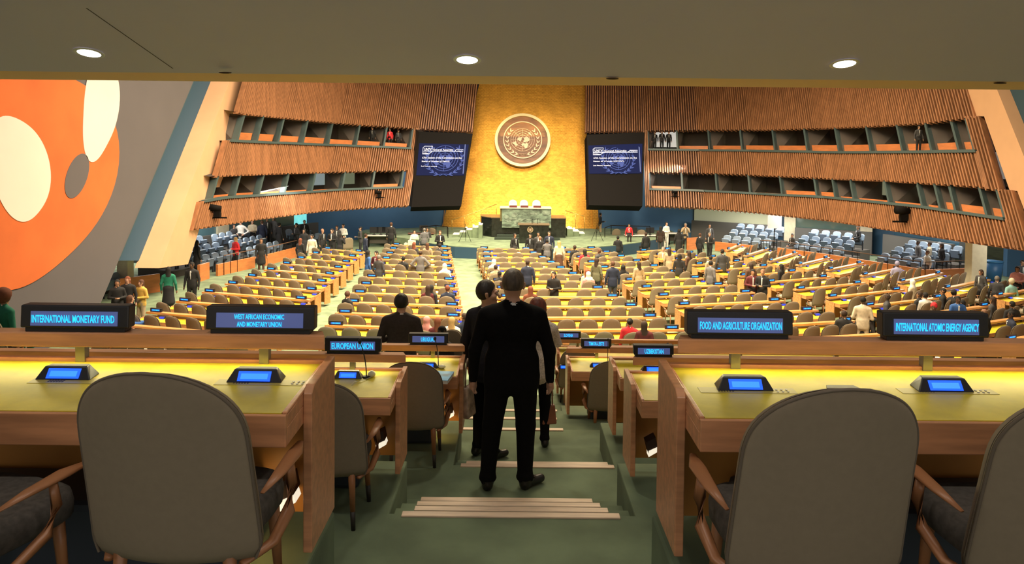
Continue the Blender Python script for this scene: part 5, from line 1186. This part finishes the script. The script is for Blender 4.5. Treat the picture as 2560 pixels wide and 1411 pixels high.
# ---- before the stage
put(1287, 583, S, -140, 'black', 'dgrey', 'short', 'blackh', 'm', 'man in dark suit standing alone left of lectern', H=1.76, d=39.9)
put(1326, 584, S, 170, 'black', 'black', 'long', 'blackh', 'l', 'woman in black suit posing before lectern', H=1.68, d=39.9)
put(1346, 580, S, 180, 'dgrey', 'black', 'short', 'blackh', 'm', 'man with red tie posing in middle before lectern', H=1.74, d=40.0)
put(1373, 578, S, 180, 'navy', 'black', 'short', 'blackh', 'l', 'tall man in dark suit posing nearest lectern edge', H=1.80, d=40.0)
put(1350, 591, S, 10, 'black', 'black', 'crop', 'bald', 'l', 'bald man in black seen from behind before posing group', H=1.72, d=37.9)
put(1368, 598, S, 0, 'grey', 'black', 'short', 'blackh', 'm', 'photographer in grey jacket raising camera to posing group', arms='phone', dress='jacket', H=1.66, d=37.6)
put(1398, 602, S, 0, 'cream', 'brown', 'long', 'blond', 'l', 'blond woman in cream top and flowered skirt', dress='dress', H=1.66, d=35.8)
put(1421, 617, T_, 0, 'black', 'black', 'short', 'dbrown', 'm', 'seated person in black in first row of fourth block')
put(1458, 619, T_, 0, 'red', 'black', 'long', 'blackh', 'm', 'seated woman in red in first row of fourth block')
put(1485, 618, T_, 10, 'dgrey', 'black', 'short', 'brown', 'm', 'seated brown haired person right of woman in red')
put(1319, 650, S, 0, 'navy', 'navy', 'crop', 'dbrown', 'd', 'man in navy suit seen from behind in third block', H=1.76)
put(1385, 679, S, 160, 'black', 'black', 'long', 'blackh', 'l', 'dark haired woman in black looking at her phone', arms='hold', dress='coat', H=1.66)
put(1227, 655, T_, -20, 'white', 'white', 'scarf', 'white', 'l', 'seated person in white headscarf at central aisle')
put(1256, 655, T_, 10, 'beige', 'beige', 'short', 'dbrown', 'm', 'seated person in beige wrap near central aisle')
put(1236, 678, T_, 40, 'black', 'black', 'crop', 'blackh', 'd', 'seated man in black suit at central aisle end')
put(1344, 720, T_, 0, 'auburn', 'black', 'long', 'auburn', 'l', 'seated person with long copper hair in third block')
put(1373, 680, T_, 20, 'black', 'black', 'short', 'blond', 'l', 'seated blond person in black leaning beside woman with phone')
put(1449, 677, T_, 0, 'pink', 'pink', 'scarf', 'white', 'l', 'seated woman in pale pink headscarf in third block')
put(1468, 673, T_, -30, 'cream', 'blue', 'long', 'auburn', 'l', 'seated woman in striped top at end of third block')
put(1492, 645, S, -40, 'olive', 'black', 'long', 'dbrown', 'l', 'woman in olive jacket standing in slanting aisle', dress='jacket', H=1.70)
put(1532, 653, S, 10, 'navy', 'dgrey', 'short', 'brown', 'l', 'man in navy blazer carrying coat seen from behind', dress='jacket', H=1.78, arms='down')
put(1558, 662, T_, -10, 'black', 'black', 'scarf', 'blackh', 'l', 'seated woman in black headscarf in fourth block')
put(1597, 654, S, 20, 'beige', 'black', 'long', 'dbrown', 'l', 'woman in patterned blouse standing in fourth block', dress='top', H=1.62)
put(1552, 815, T_, -30, 'red', 'black', 'bun', 'blackh', 'l', 'seated black haired woman in red above Timor-Leste display')
put(1611, 803, T_, -15, 'maroon', 'black', 'long', 'dbrown', 'm', 'seated dark haired woman in maroon above Uzbekistan display')
put(1573, 560, T_, 175, 'red', 'black', 'long', 'blackh', 'm', 'woman in red seated on stage corner before blue wall', z=SZT, H=1.33, snap=False)
put(1545, 590, T_, 0, 'black', 'black', 'short', 'blackh', 'm', 'seated person in black at staff table below stage', d=42.3, snap=False)
put(1501, 532, S, -90, 'black', 'beige', 'short', 'blackh', 'm', 'camera operator in black top and light trousers at gold wall edge', d=49.5, arms='hold', dress='top', H=1.7)
put(1615, 581, T_, 20, 'black', 'black', 'short', 'dbrown', 'm', 'seated man in black at far end of staff table', d=42.5, snap=False)
put(1666, 555, S, -150, 'white', 'white', 'short', 'blackh', 'l', 'person in white working at table before blue wall', d=46.5, arms='hold', dress='top')
put(1652, 566, S, -30, 'dbrown', 'dgrey', 'long', 'blackh', 'm', 'person in brown beside white table', d=44.5)
put(1714, 558, S, 170, 'beige', 'black', 'short', 'ghair', 'm', 'person in brown jacket taking photograph near glass room', d=46, arms='phone')
put(1698, 573, S, -10, 'black', 'black', 'scarf', 'blackh', 'm', 'person in long black robe beside white table', d=43.2, dress='coat')
put(1774, 560, S, -170, 'dgrey', 'black', 'short', 'blackh', 'm', 'man in suit walking past first blue seats', d=46.3)
put(1750, 583, S, -60, 'black', 'black', 'short', 'brown', 'm', 'man in black talking in gap of wide side parapet', d=43.0, H=1.74)
put(1775, 580, S, 120, 'black', 'black', 'crop', 'ghair', 'l', 'fair man in black suit gesturing in parapet gap', d=42.6, H=1.76, arms='hold')
put(1658, 617, S, 165, 'beige', 'brown', 'short', 'ghair', 'l', 'man in beige jacket facing camera in fourth block', d=36.5)
put(1674, 621, S, -20, 'beige', 'beige', 'long', 'dbrown', 'l', 'woman in camel coat talking to man in beige', d=36.0, dress='coat')
put(1699, 635, S, -30, 'black', 'black', 'long', 'blackh', 'm', 'woman in black carrying white shoulder bag', H=1.68)
put(1747, 630, T_, 10, 'brown', 'black', 'long', 'dbrown', 'm', 'seated brown haired woman in fourth block near aisle')
put(1769, 635, T_, -20, 'beige', 'black', 'short', 'blackh', 'm', 'seated person in scarf beside brown haired woman')
put(1806, 623, S, 0, 'dgrey', 'black', 'short', 'blackh', 'm', 'man in dark grey jacket bending seen from behind', H=1.76)
put(1788, 632, T_, 20, 'black', 'black', 'long', 'auburn', 'l', 'seated auburn haired person beside bending man')
put(1777, 652, S, -60, 'grey', 'dgrey', 'short', 'blackh', 'm', 'man in blue grey suit at slanting aisle', H=1.70)
put(1882, 673, S, 175, 'maroon', 'black', 'short', 'blackh', 'm', 'woman in maroon jacket with badge facing camera', H=1.66, arms='hold')
put(1907, 673, S, 150, 'black', 'black', 'crop', 'bald', 'm', 'bald man in black suit beside woman in maroon', H=1.70, arms='hold')
put(1878, 658, S, 10, 'brown', 'black', 'long', 'dbrown', 'm', 'person in brown standing behind woman in maroon', H=1.60)
put(1967, 661, T_, 10, 'black', 'black', 'long', 'blackh', 'm', 'seated dark haired person in fifth block')
put(2166, 585, T_, 150, 'black', 'black', 'short', 'dbrown', 'm', 'person in black reading papers in last blue seat of middle section', snap='seat', arms='lap')
put(1985, 565, T_, 160, 'dgrey', 'grey', 'short', 'ghair', 'l', 'grey haired person reading sheet in blue seats near column', snap='seat', arms='lap')
put(2302, 614, T_, 150, 'grey', 'grey', 'crop', 'blackh', 'd', 'bald dark skinned man in grey seated in gallery', snap='seat')
put(2322, 620, T_, 160, 'white', 'grey', 'short', 'brown', 'm', 'person in white seated next to grey hooded figure', snap='seat')
put(2349, 606, S, -20, 'grey', 'beige', 'hood', 'grey', 'm', 'person in grey hooded coat standing in side gallery', d=37.9, H=1.78, dress='coat')
put(2336, 640, T_, 150, 'black', 'black', 'long', 'dbrown', 'm', 'person in black seated before grey hooded figure', snap='seat')
put(2346, 648, T_, 120, 'cream', 'grey', 'short', 'dbrown', 'm', 'person in cream sleeves seated lowest by handrail', snap='seat')
put(2283, 658, T_, -60, 'purple', 'purple', 'wrap', 'purple', 'd', 'seated woman in lilac patterned headwrap in sixth block')
put(2453, 674, S, 110, 'dgrey', 'black', 'long', 'dbrown', 'm', 'brown haired woman before white column', H=1.55)
put(2493, 690, T_, -40, 'dgrey', 'black', 'short', 'ghair', 'l', 'seated grey haired man near blue bin', snap=False)
put(2544, 666, S, 150, 'pink', 'black', 'long', 'dbrown', 'm', 'woman in pink top near picture edge', H=1.62, arms='hold', dress='top')
put(2556, 650, S, 170, 'dgrey', 'black', 'short', 'blackh', 'm', 'man in dark suit behind woman in pink', H=1.75, d=33)
put(2529, 698, T_, 10, 'teal', 'grey', 'wrap', 'cream', 'm', 'seated person in cream cap and turquoise shirt', snap=False)
put(2328, 709, T_, 20, 'black', 'black', 'short', 'blackh', 'm', 'seated man in black turning in sixth block')
put(2345, 698, T_, 0, 'cream', 'cream', 'scarf', 'white', 'm', 'seated person in white headscarf in sixth block')
put(2274, 728, T_, 0, 'black', 'black', 'short', 'dbrown', 'm', 'seated man in black jacket behind white jacket man')
put(2314, 731, T_, -10, 'white', 'black', 'short', 'blackh', 'm', 'seated man in white shirt in fifth block')
put(2345, 742, T_, 30, 'black', 'black', 'long', 'blackh', 'm', 'seated black haired person between white shirt and ponytail')
put(2385, 725, T_, -70, 'black', 'black', 'bun', 'blackh', 'l', 'seated woman with dark ponytail in fifth block')
put(2158, 742, S, -30, 'cream', 'cream', 'crop', 'blackh', 'd', 'man in cream white suit standing near atomic energy display', H=1.76, arms='hold')
put(2229, 748, T_, 30, 'dgrey', 'black', 'short', 'dbrown', 'd', 'seated person in dark jacket beside man in white suit')
put(2228, 773, T_, -30, 'dgrey', 'black', 'crop', 'blackh', 'd', 'seated bald person just above atomic energy display')
put(2293, 753, T_, 120, 'black', 'red', 'wrap', 'red', 'd', 'seated woman in bright red headwrap')
put(2395, 740, S, 170, 'blue', 'navy', 'crop', 'blackh', 'd', 'man in blue suit leaning towards camera', H=1.62, arms='one')
put(2481, 745, T_, 20, 'dgrey', 'black', 'long', 'dbrown', 'm', 'seated brown haired woman in tan chair near edge')
put(2531, 753, T_, 0, 'black', 'black', 'short', 'blackh', 'm', 'seated person in black near picture edge display')
put(2118, 784, T_, -40, 'black', 'black', 'short', 'dbrown', 'm', 'seated man in black suit beside white suited man')
put(2461, 773, S, 20, 'black', 'black', 'crop', 'bald', 'd', 'bald man in black suit right of atomic energy display', H=1.5)
put(2558, 789, T_, 60, 'navy', 'black', 'short', 'blackh', 'd', 'seated person in navy cut off by picture edge')
# ---- watchers in the booths
for x, y, t, c_, d_ in [(931, 318, 'dark figure in high booth window of mural side', 'black', 49.5), (975, 322, 'figure in red in high booth window of mural side', 'red', 49.6), (996, 334, 'low seated dark figure in high booth window', 'dgrey', 49.7), (1637, 329, 'dark figure nearest screen in bright booth window', 'black', 51.4), (1655, 327, 'tall dark figure in middle of bright booth window', 'black', 51.2), (1672, 328, 'dark figure furthest from screen in bright booth window', 'black', 51.0), (2297, 329, 'dark figure in high booth window of wide side', 'dgrey', 34.5)]:
    P_, bt = (PL, Lt2) if x < 1300 else (PR, Rt2)
    t_ = wall_pt(P_, x, trace_y(bt, x)); q = on_line(P_, t_, bt); n_, w_ = normal_at(P_, t_, 0); q = q-Vector((n_.x, n_.y, 0)).normalized()*.95
    q = at_y(x, y, q.y); H_ = max(1.2, min(1.75, (q.z-(on_line(P_, t_, bt).z))*1.75/1.76))
    person(Vector((q.x, q.y, on_line(P_, t_, bt).z)), math.pi, H_, 'stand', 'down', 'short', 'suit', K[c_], K['black'], K['blackh'], 'm', t)
SKIPP = [q for q in SKIPP]
# ================================================================== near people, with hands, faces and separate hair
def near_person(loc, rz, H, label, fig, cols, sk, hair, hc, yaw=0, vox=.011, shirt=None, extra=None):
    e = empty('person', loc, rz, label, 'person'); s_ = H/1.75; e.scale = (s_,)*3
    me, fm = sdf_mesh(fig, vox, .03, 'body')
    ms = [skin(sk), cols[0], cols[1], shoe_m, clothes(hc), clothes(shirt or (.7, .7, .7))]
    for m in ms: me.materials.append(m)
    me.polygons.foreach_set('material_index', fm.tolist())
    o = bpy.data.objects.new('body', me); COL.objects.link(o); o.parent = e
    hp = [p for p in head_prims(1.635, .02, 0, yaw, False, hair, 0) if p.get('cut') is not None or p['m'] == 0 and p.get('k') == .02 and p['ra'] > .08]
    hp = [p for p in head_prims(1.635, .02, 0, yaw, False, hair, HR) if p['m'] == HR]
    for p in hp: p['m'] = 0
    me2, fm2 = sdf_mesh(hp, .007, .01, 'hair'); hm = mat('hair_%02x%02x%02x' % tuple(int(255*v) for v in hc), hc, .55, noise=.35, nscale=45, stretch=(1, 1, .25), bump=.5); me2.materials.append(hm)
    h = bpy.data.objects.new('hair', me2); COL.objects.link(h); h.parent = e
    for sd in (-1, 1):      # eyes
        c, s = math.cos(yaw), math.sin(yaw); ex, ey = sd*.031*HS, .0835*HS; b = MB(); b.use(mat('eye_white', (.7, .68, .64), .2)); b.ball((0, 0, 0), .011, 10, 8); b.use(mat('eye_dark', (.02, .012, .01), .15)); b.ball((0-.0*s, .006, 0), .0065, 8, 6)
        q = b.build('eye', e); q.location = (ex*c-ey*s, .02+ex*s+ey*c, 1.645); q.rotation_euler = (0, 0, yaw)
        b = MB(); b.use(hm); b.tube([(ex-.017, ey+.010, 1.663), (ex, ey+.016, 1.668), (ex+.017, ey+.010, 1.663)], .0035, 5); q = b.build('eyebrow', e); q.location = (0, 0, 0)
        q.matrix_basis = Matrix.Translation((0, .02, 0)) @ Matrix.Rotation(yaw, 4, 'Z')
    return e
HS = 1.09
suit_black = mat('black_suit_cloth', (.0045, .0042, .0045), .9, spec=.15, noise=.15, nscale=30, bump=.15); suit_char = mat('charcoal_suit_cloth', (.014, .014, .020), .85, spec=.2, noise=.15, nscale=30, bump=.15)
trous = mat('black_trouser_cloth', (.0042, .004, .0042), .9, spec=.15)
p = Vector((.015, 6.14, zt(2.82)))
fg = figure('stand', 'down', 'short', 'suit', True, 0, 1.17, feet=[(-.185, -.02, -.02, .14), (.115, .0, .13, .09)], legw=1.16)
fg += [cap((-.10, -.075, 1.34), (.10, -.075, 1.34), .085, .085, TP, (1.1, .7, 1), k=.06)]
near_person(p, 0, 1.83, 'man in black suit standing on the steps seen from behind, nearest camera', fg, (suit_black, trous), 'l', 'crop', (.10, .075, .055), .15, .0105)
p = Vector((-.245, 7.42, zt(3.10)))
near_person(p, math.radians(-42), 1.79, 'dark haired man in charcoal suit facing sideways behind the nearest man', figure('stand', 'down', 'short', 'suit', True, math.radians(-48), 1.06), (suit_char, trous), 'l', 'short', (.018, .012, .009), math.radians(-48), .0115)
p = Vector((.285, 7.72, zt(3.10)))
near_person(p, math.radians(4), 1.565, 'auburn haired woman in white knit jacket holding phone up on steps', figure('stand', 'phone', 'long', 'jacket', True, 0, 1.0, arms2=None), (mat('white_knit', (.62, .55, .48), .9, noise=.2, nscale=60, bump=.5), trous), 'l', 'long', (.13, .028, .015), 0, .0115)
ph = MB(); ph.box(-.075, .075, -.004, .004, -.038, .038); o = ph.build('mobile_phone', None, mat('phone_black', (.02, .02, .02), .3)); o.location = at_y(1341, 768, 7.98); tag(o, 'black mobile phone held up by auburn haired woman', 'phone')
b = MB(); b.box(-.068, .068, -.0055, -.004, -.033, .033); b.build('screen', o, mat('phone_screen', (.5, .3, .15), .3, emit=(.5, .3, .15), es=.5))
p = at_y(1003, 735, 9.3); H_ = p.z-zt(3.45)
near_person(Vector((p.x, 9.3, zt(3.45))), math.radians(-3), H_/1.765*1.75, 'man in dark brown suit with white collar behind Uruguay display', figure('stand', 'hold', 'short', 'suit', True, 0, 1.12), (mat('brown_black_suit', (.030, .022, .020), .8, noise=.2, nscale=30), trous), 'l', 'short', (.012, .009, .008), 0, .0125)
def bag(loc, rz, w, h, m, label):
    e = empty('handbag', loc, rz, label, 'bag'); b = MB(); b.hexa([(-w/2, -.06, 0), (w/2, -.06, 0), (w/2, .06, 0), (-w/2, .06, 0)], [(-w*.4, -.03, h), (w*.4, -.03, h), (w*.4, .03, h), (-w*.4, .03, h)]); b.build('body', e, m, .015)
    b = MB(); b.tube([(-w*.25, 0, h)]+[(-w*.25*math.cos(math.pi*i/8), 0, h+.28*math.sin(math.pi*i/8)) for i in range(9)]+[(w*.25, 0, h)], .008, 6); b.build('handle', e, m); return e
q = at_y(1371, 1058, 7.75); bag(q, .2, .16, .20, mat('brown_bag', (.25, .09, .05), .5), 'brown leather handbag hanging beside woman in white jacket')
q = at_y(1168, 1040, 7.35); bag(q, 1.2, .20, .30, mat('beige_bag', (.42, .32, .24), .6, noise=.4, nscale=12), 'beige striped handbag at side of man in charcoal suit')
q = at_z(1128, 1098, zt(2.82)); 
q = at_z(1470, 684, 1.0); bag(Vector((q.x+.1, q.y-.9, .25)), .1, .42, .42, mat('denim_bag', (.06, .14, .28), .7), 'blue denim tote bag beside seated woman in striped top')
# ================================================================== place the chairs: nearest 285 as things, rest as one mass
chairs = [c for c in chairs if not any((c[0]-q).length < .42 for q in SKIPP)]
chairs.sort(key=lambda c: (c[0]-CAM).length)
for p, rz, lab, grp in chairs[:285]: hall_chair(p, rz, lab, grp)
if len(chairs) > 285:
    mb = MB()
    for o in CH:
        me = o.data; k_ = (1.05, 1.07) if o is CH_BACK else (1, 1); co = [Vector((v.co.x*k_[0], v.co.y, v.co.z*k_[1])) for v in me.vertices]; fs = [tuple(f.vertices) for f in me.polygons]; mb.use(me.materials[0])
        for p, rz, lab, grp in chairs[285:]:
            M = Matrix.Translation(p) @ Matrix.Rotation(rz, 4, 'Z'); mb.add([M @ v for v in co], fs, True)
    tag(mb.build('delegate_chairs'), 'mass of small tan chairs in the desk rows nearest the stage', 'chairs', kind='stuff')
# ================================================================== blue gallery seats
def seat_parts():
    b = MB(); n = 8; pts = [(-.22, 0, .42)]+[(-.22*math.cos(math.pi*i/n) if 1 else 0, -.0, .80+.09*math.sin(math.pi*i/n)) for i in range(n+1)]+[(.22, 0, .42)]
    pts = [(-.23, 0, .38), (-.24, 0, .78), (-.19, 0, .86), (-.10, 0, .89), (.10, 0, .89), (.19, 0, .86), (.24, 0, .78), (.23, 0, .38)]
    b.prism([(x, .10-(z-.4)*.25*-1, z) for x, y, z in pts], (0, .10, 0)); back = b.build('backrest', None, blue_seat, .02)
    b = MB(); b.hexa([(-.21, -.02, .30), (.21, -.02, .30), (.22, .12, .30), (-.22, .12, .30)], [(-.22, -.10, .68), (.22, -.10, .68), (.22, .0, .70), (-.22, .0, .70)]); cush = b.build('folded_seat', None, mat('seat_blue_mid', (.17, .235, .33), .6), .015)
    b = MB()
    for x in (-.26, .26): b.box(x-.02, x+.02, -.15, .12, .50, .55); b.box(x-.02, x+.02, .0, .08, 0, .5)
    b.box(-.26, .26, .02, .06, .26, .30); arm = b.build('arm_frame', None, mat('seat_arm_dark', (.03, .035, .045), .6))
    b = MB(); b.box(-.17, .17, -.06, .02, .70, .715); b.box(-.17, .17, -.075, -.06, .60, .71)
    pap = b.build('seat_cover_sheet', None, white_m)
    for o in (back, cush, arm, pap): COL.objects.unlink(o)
    return back, cush, arm, pap
SP = seat_parts()
for a, c_, nv, z in TIERS:
    mb = MB(); mb.prism([Vector((a.x, a.y, 0)), Vector((c_.x, c_.y, 0)), Vector((c_.x, c_.y, 0))+nv*1.0, Vector((a.x, a.y, 0))+nv*1.0], (0, 0, z))
    struct(mb.build('floor_gallery_tier', m=mat('tier_dark', (.10, .09, .08), .8)))
for p, rz, pap_, lab, grp in SEATS:
    if any((p.xy-q.xy).length < .38 for q in SKIPP): continue
    e = empty('folding_chair', p, rz, lab, 'seat', grp)
    for o in SP[:3]+(SP[3:] if pap_ else ()): c = o.copy(); LINK(c); c.parent = e
for i, (a, b_, dn) in enumerate([((560, 688), (640, 669), .1), ((668, 664), (742, 643), .1), ((1900, 640), (1940, 643), .1), ((1950, 643), (2300, 702), .1), ((2312, 704), (2418, 699), .1)]):
    A, B = G(*a), G(*b_); e = empty('gallery_handrail', A, 0, 'thin brown handrail above orange parapet, %s from the mural' % ORD[i], 'handrail', 'handrails over the orange parapets')
    n = 6; b = MB(); b.tube([Vector((0, 0, .92)), B-A+Vector((0, 0, .92))], .025, 6); b.build('rail', e, mat('rail_brown', (.14, .07, .04), .5))
    for k_ in range(n):
        q = (B-A)*(k_/(n-1)); b = MB(); b.tube([q, q+Vector((0, 0, .92))], .015, 5); b.build('post', e, blackm)
# blue bin and side tables near the stage
p = G(2482, 708); b = MB(); b.tube([(0, 0, 0), (0, 0, 1.0)], [.32, .40], 16); bn = b.build('body', None, mat('bin_blue', (.03, .13, .30), .4)); e = empty('waste_bin', p, 0, 'tall blue waste bin beside white column at hall side', 'bin'); bn.parent = e
b = MB(); b.tube([(0, 0, 1.0), (0, 0, 1.06)], [.42, .41], 16); b.build('rim', e, mat('bin_rim', (.05, .2, .42), .4))
def side_table(x0, x1, y, label, m, mons):
    A, B = at_z(x0, y, MZ), at_z(x1, y, MZ); L = (B-A).length; e = empty('side_table', A, math.atan2(B.y-A.y, B.x-A.x), label, 'table')
    b = MB(); b.box(0, L, -.35, .35, .70, .75); b.build('tabletop', e, m, .01)
    for x in (.08, L-.08):
        b = MB(); b.box(x-.03, x+.03, -.25, .25, 0, .70); b.build('leg', e, blackm)
    b = MB(); b.box(.1, L-.1, .2, .23, .2, .7); b.build('modesty_board', e, mat('tier_dark', (.10, .09, .08), .8))
    for i, t in enumerate(mons):
        q = A.lerp(B, t); s_ = empty('computer_monitor', (q.x, q.y, MZ+.75), e.rotation_euler.z+math.pi, 'dark computer monitor, %s on the %s' % (ORD[i], label.split(' with')[0]), 'monitor', 'monitors on side tables')
        b = MB(); b.box(-.27, .27, -.02, .02, .12, .48); b.build('screen_case', s_, blackp); b = MB(); b.box(-.25, .25, -.025, -.02, .14, .46); b.build('screen', s_, mat('monitor_dim', (.05, .07, .1), .2, emit=(.05, .07, .12), es=.6))
        b = MB(); b.box(-.03, .03, -.02, .02, 0, .14); b.box(-.1, .1, -.08, .08, 0, .015); b.build('stand', s_, blackp)
side_table(918, 975, 618, 'dark equipment table by blue wall on mural side with monitors', mat('white_top', (.65, .63, .58), .5), [.3, .6, .85])
side_table(1020, 1085, 612, 'curved staff table below stage corner on mural side', mat('brown_table', (.16, .08, .05), .4), [.6])
side_table(1562, 1640, 617, 'staff table below stage corner before woman in red', mat('white_top'), [.25, .8])
side_table(1668, 1700, 611, 'white table with papers before blue wall', mat('white_top'), [])
for i, (x, y, r_) in enumerate([(1538, 612, 8), (1572, 612, -12), (1600, 614, 5), (1085, 610, -20), (868, 640, 30)]):
    p = at_z(x, y, MZ); c = hall_chair(p, math.radians(r_), ['tan chair nearest rostrum at staff table below stage corner', 'tan chair middle of staff table below stage corner', 'tan chair at staff table furthest from rostrum', 'tan chair beside curved staff table on mural side', 'tan chair turned beside equipment table on mural side'][i], 'tan chairs at the staff tables')
# white board sheet by navy panel
p = at_z(1953, 640, MZ); e = empty('notice_board_stand', (p.x, p.y+1.2, MZ), 0, 'white notice board on stand before navy panel beside column', 'notice board')
b = MB(); b.box(-.42, .42, -.02, .02, 1.5, 2.75); b.build('board', e, white_m); b = MB(); b.tube([(0, .03, 0), (0, .03, 1.6)], .03, 6); b.build('stand', e, blackm)
for o in CH+list(SP)+[PLM, PLD, PLT, CNM, CND]:
    bpy.data.objects.remove(o)
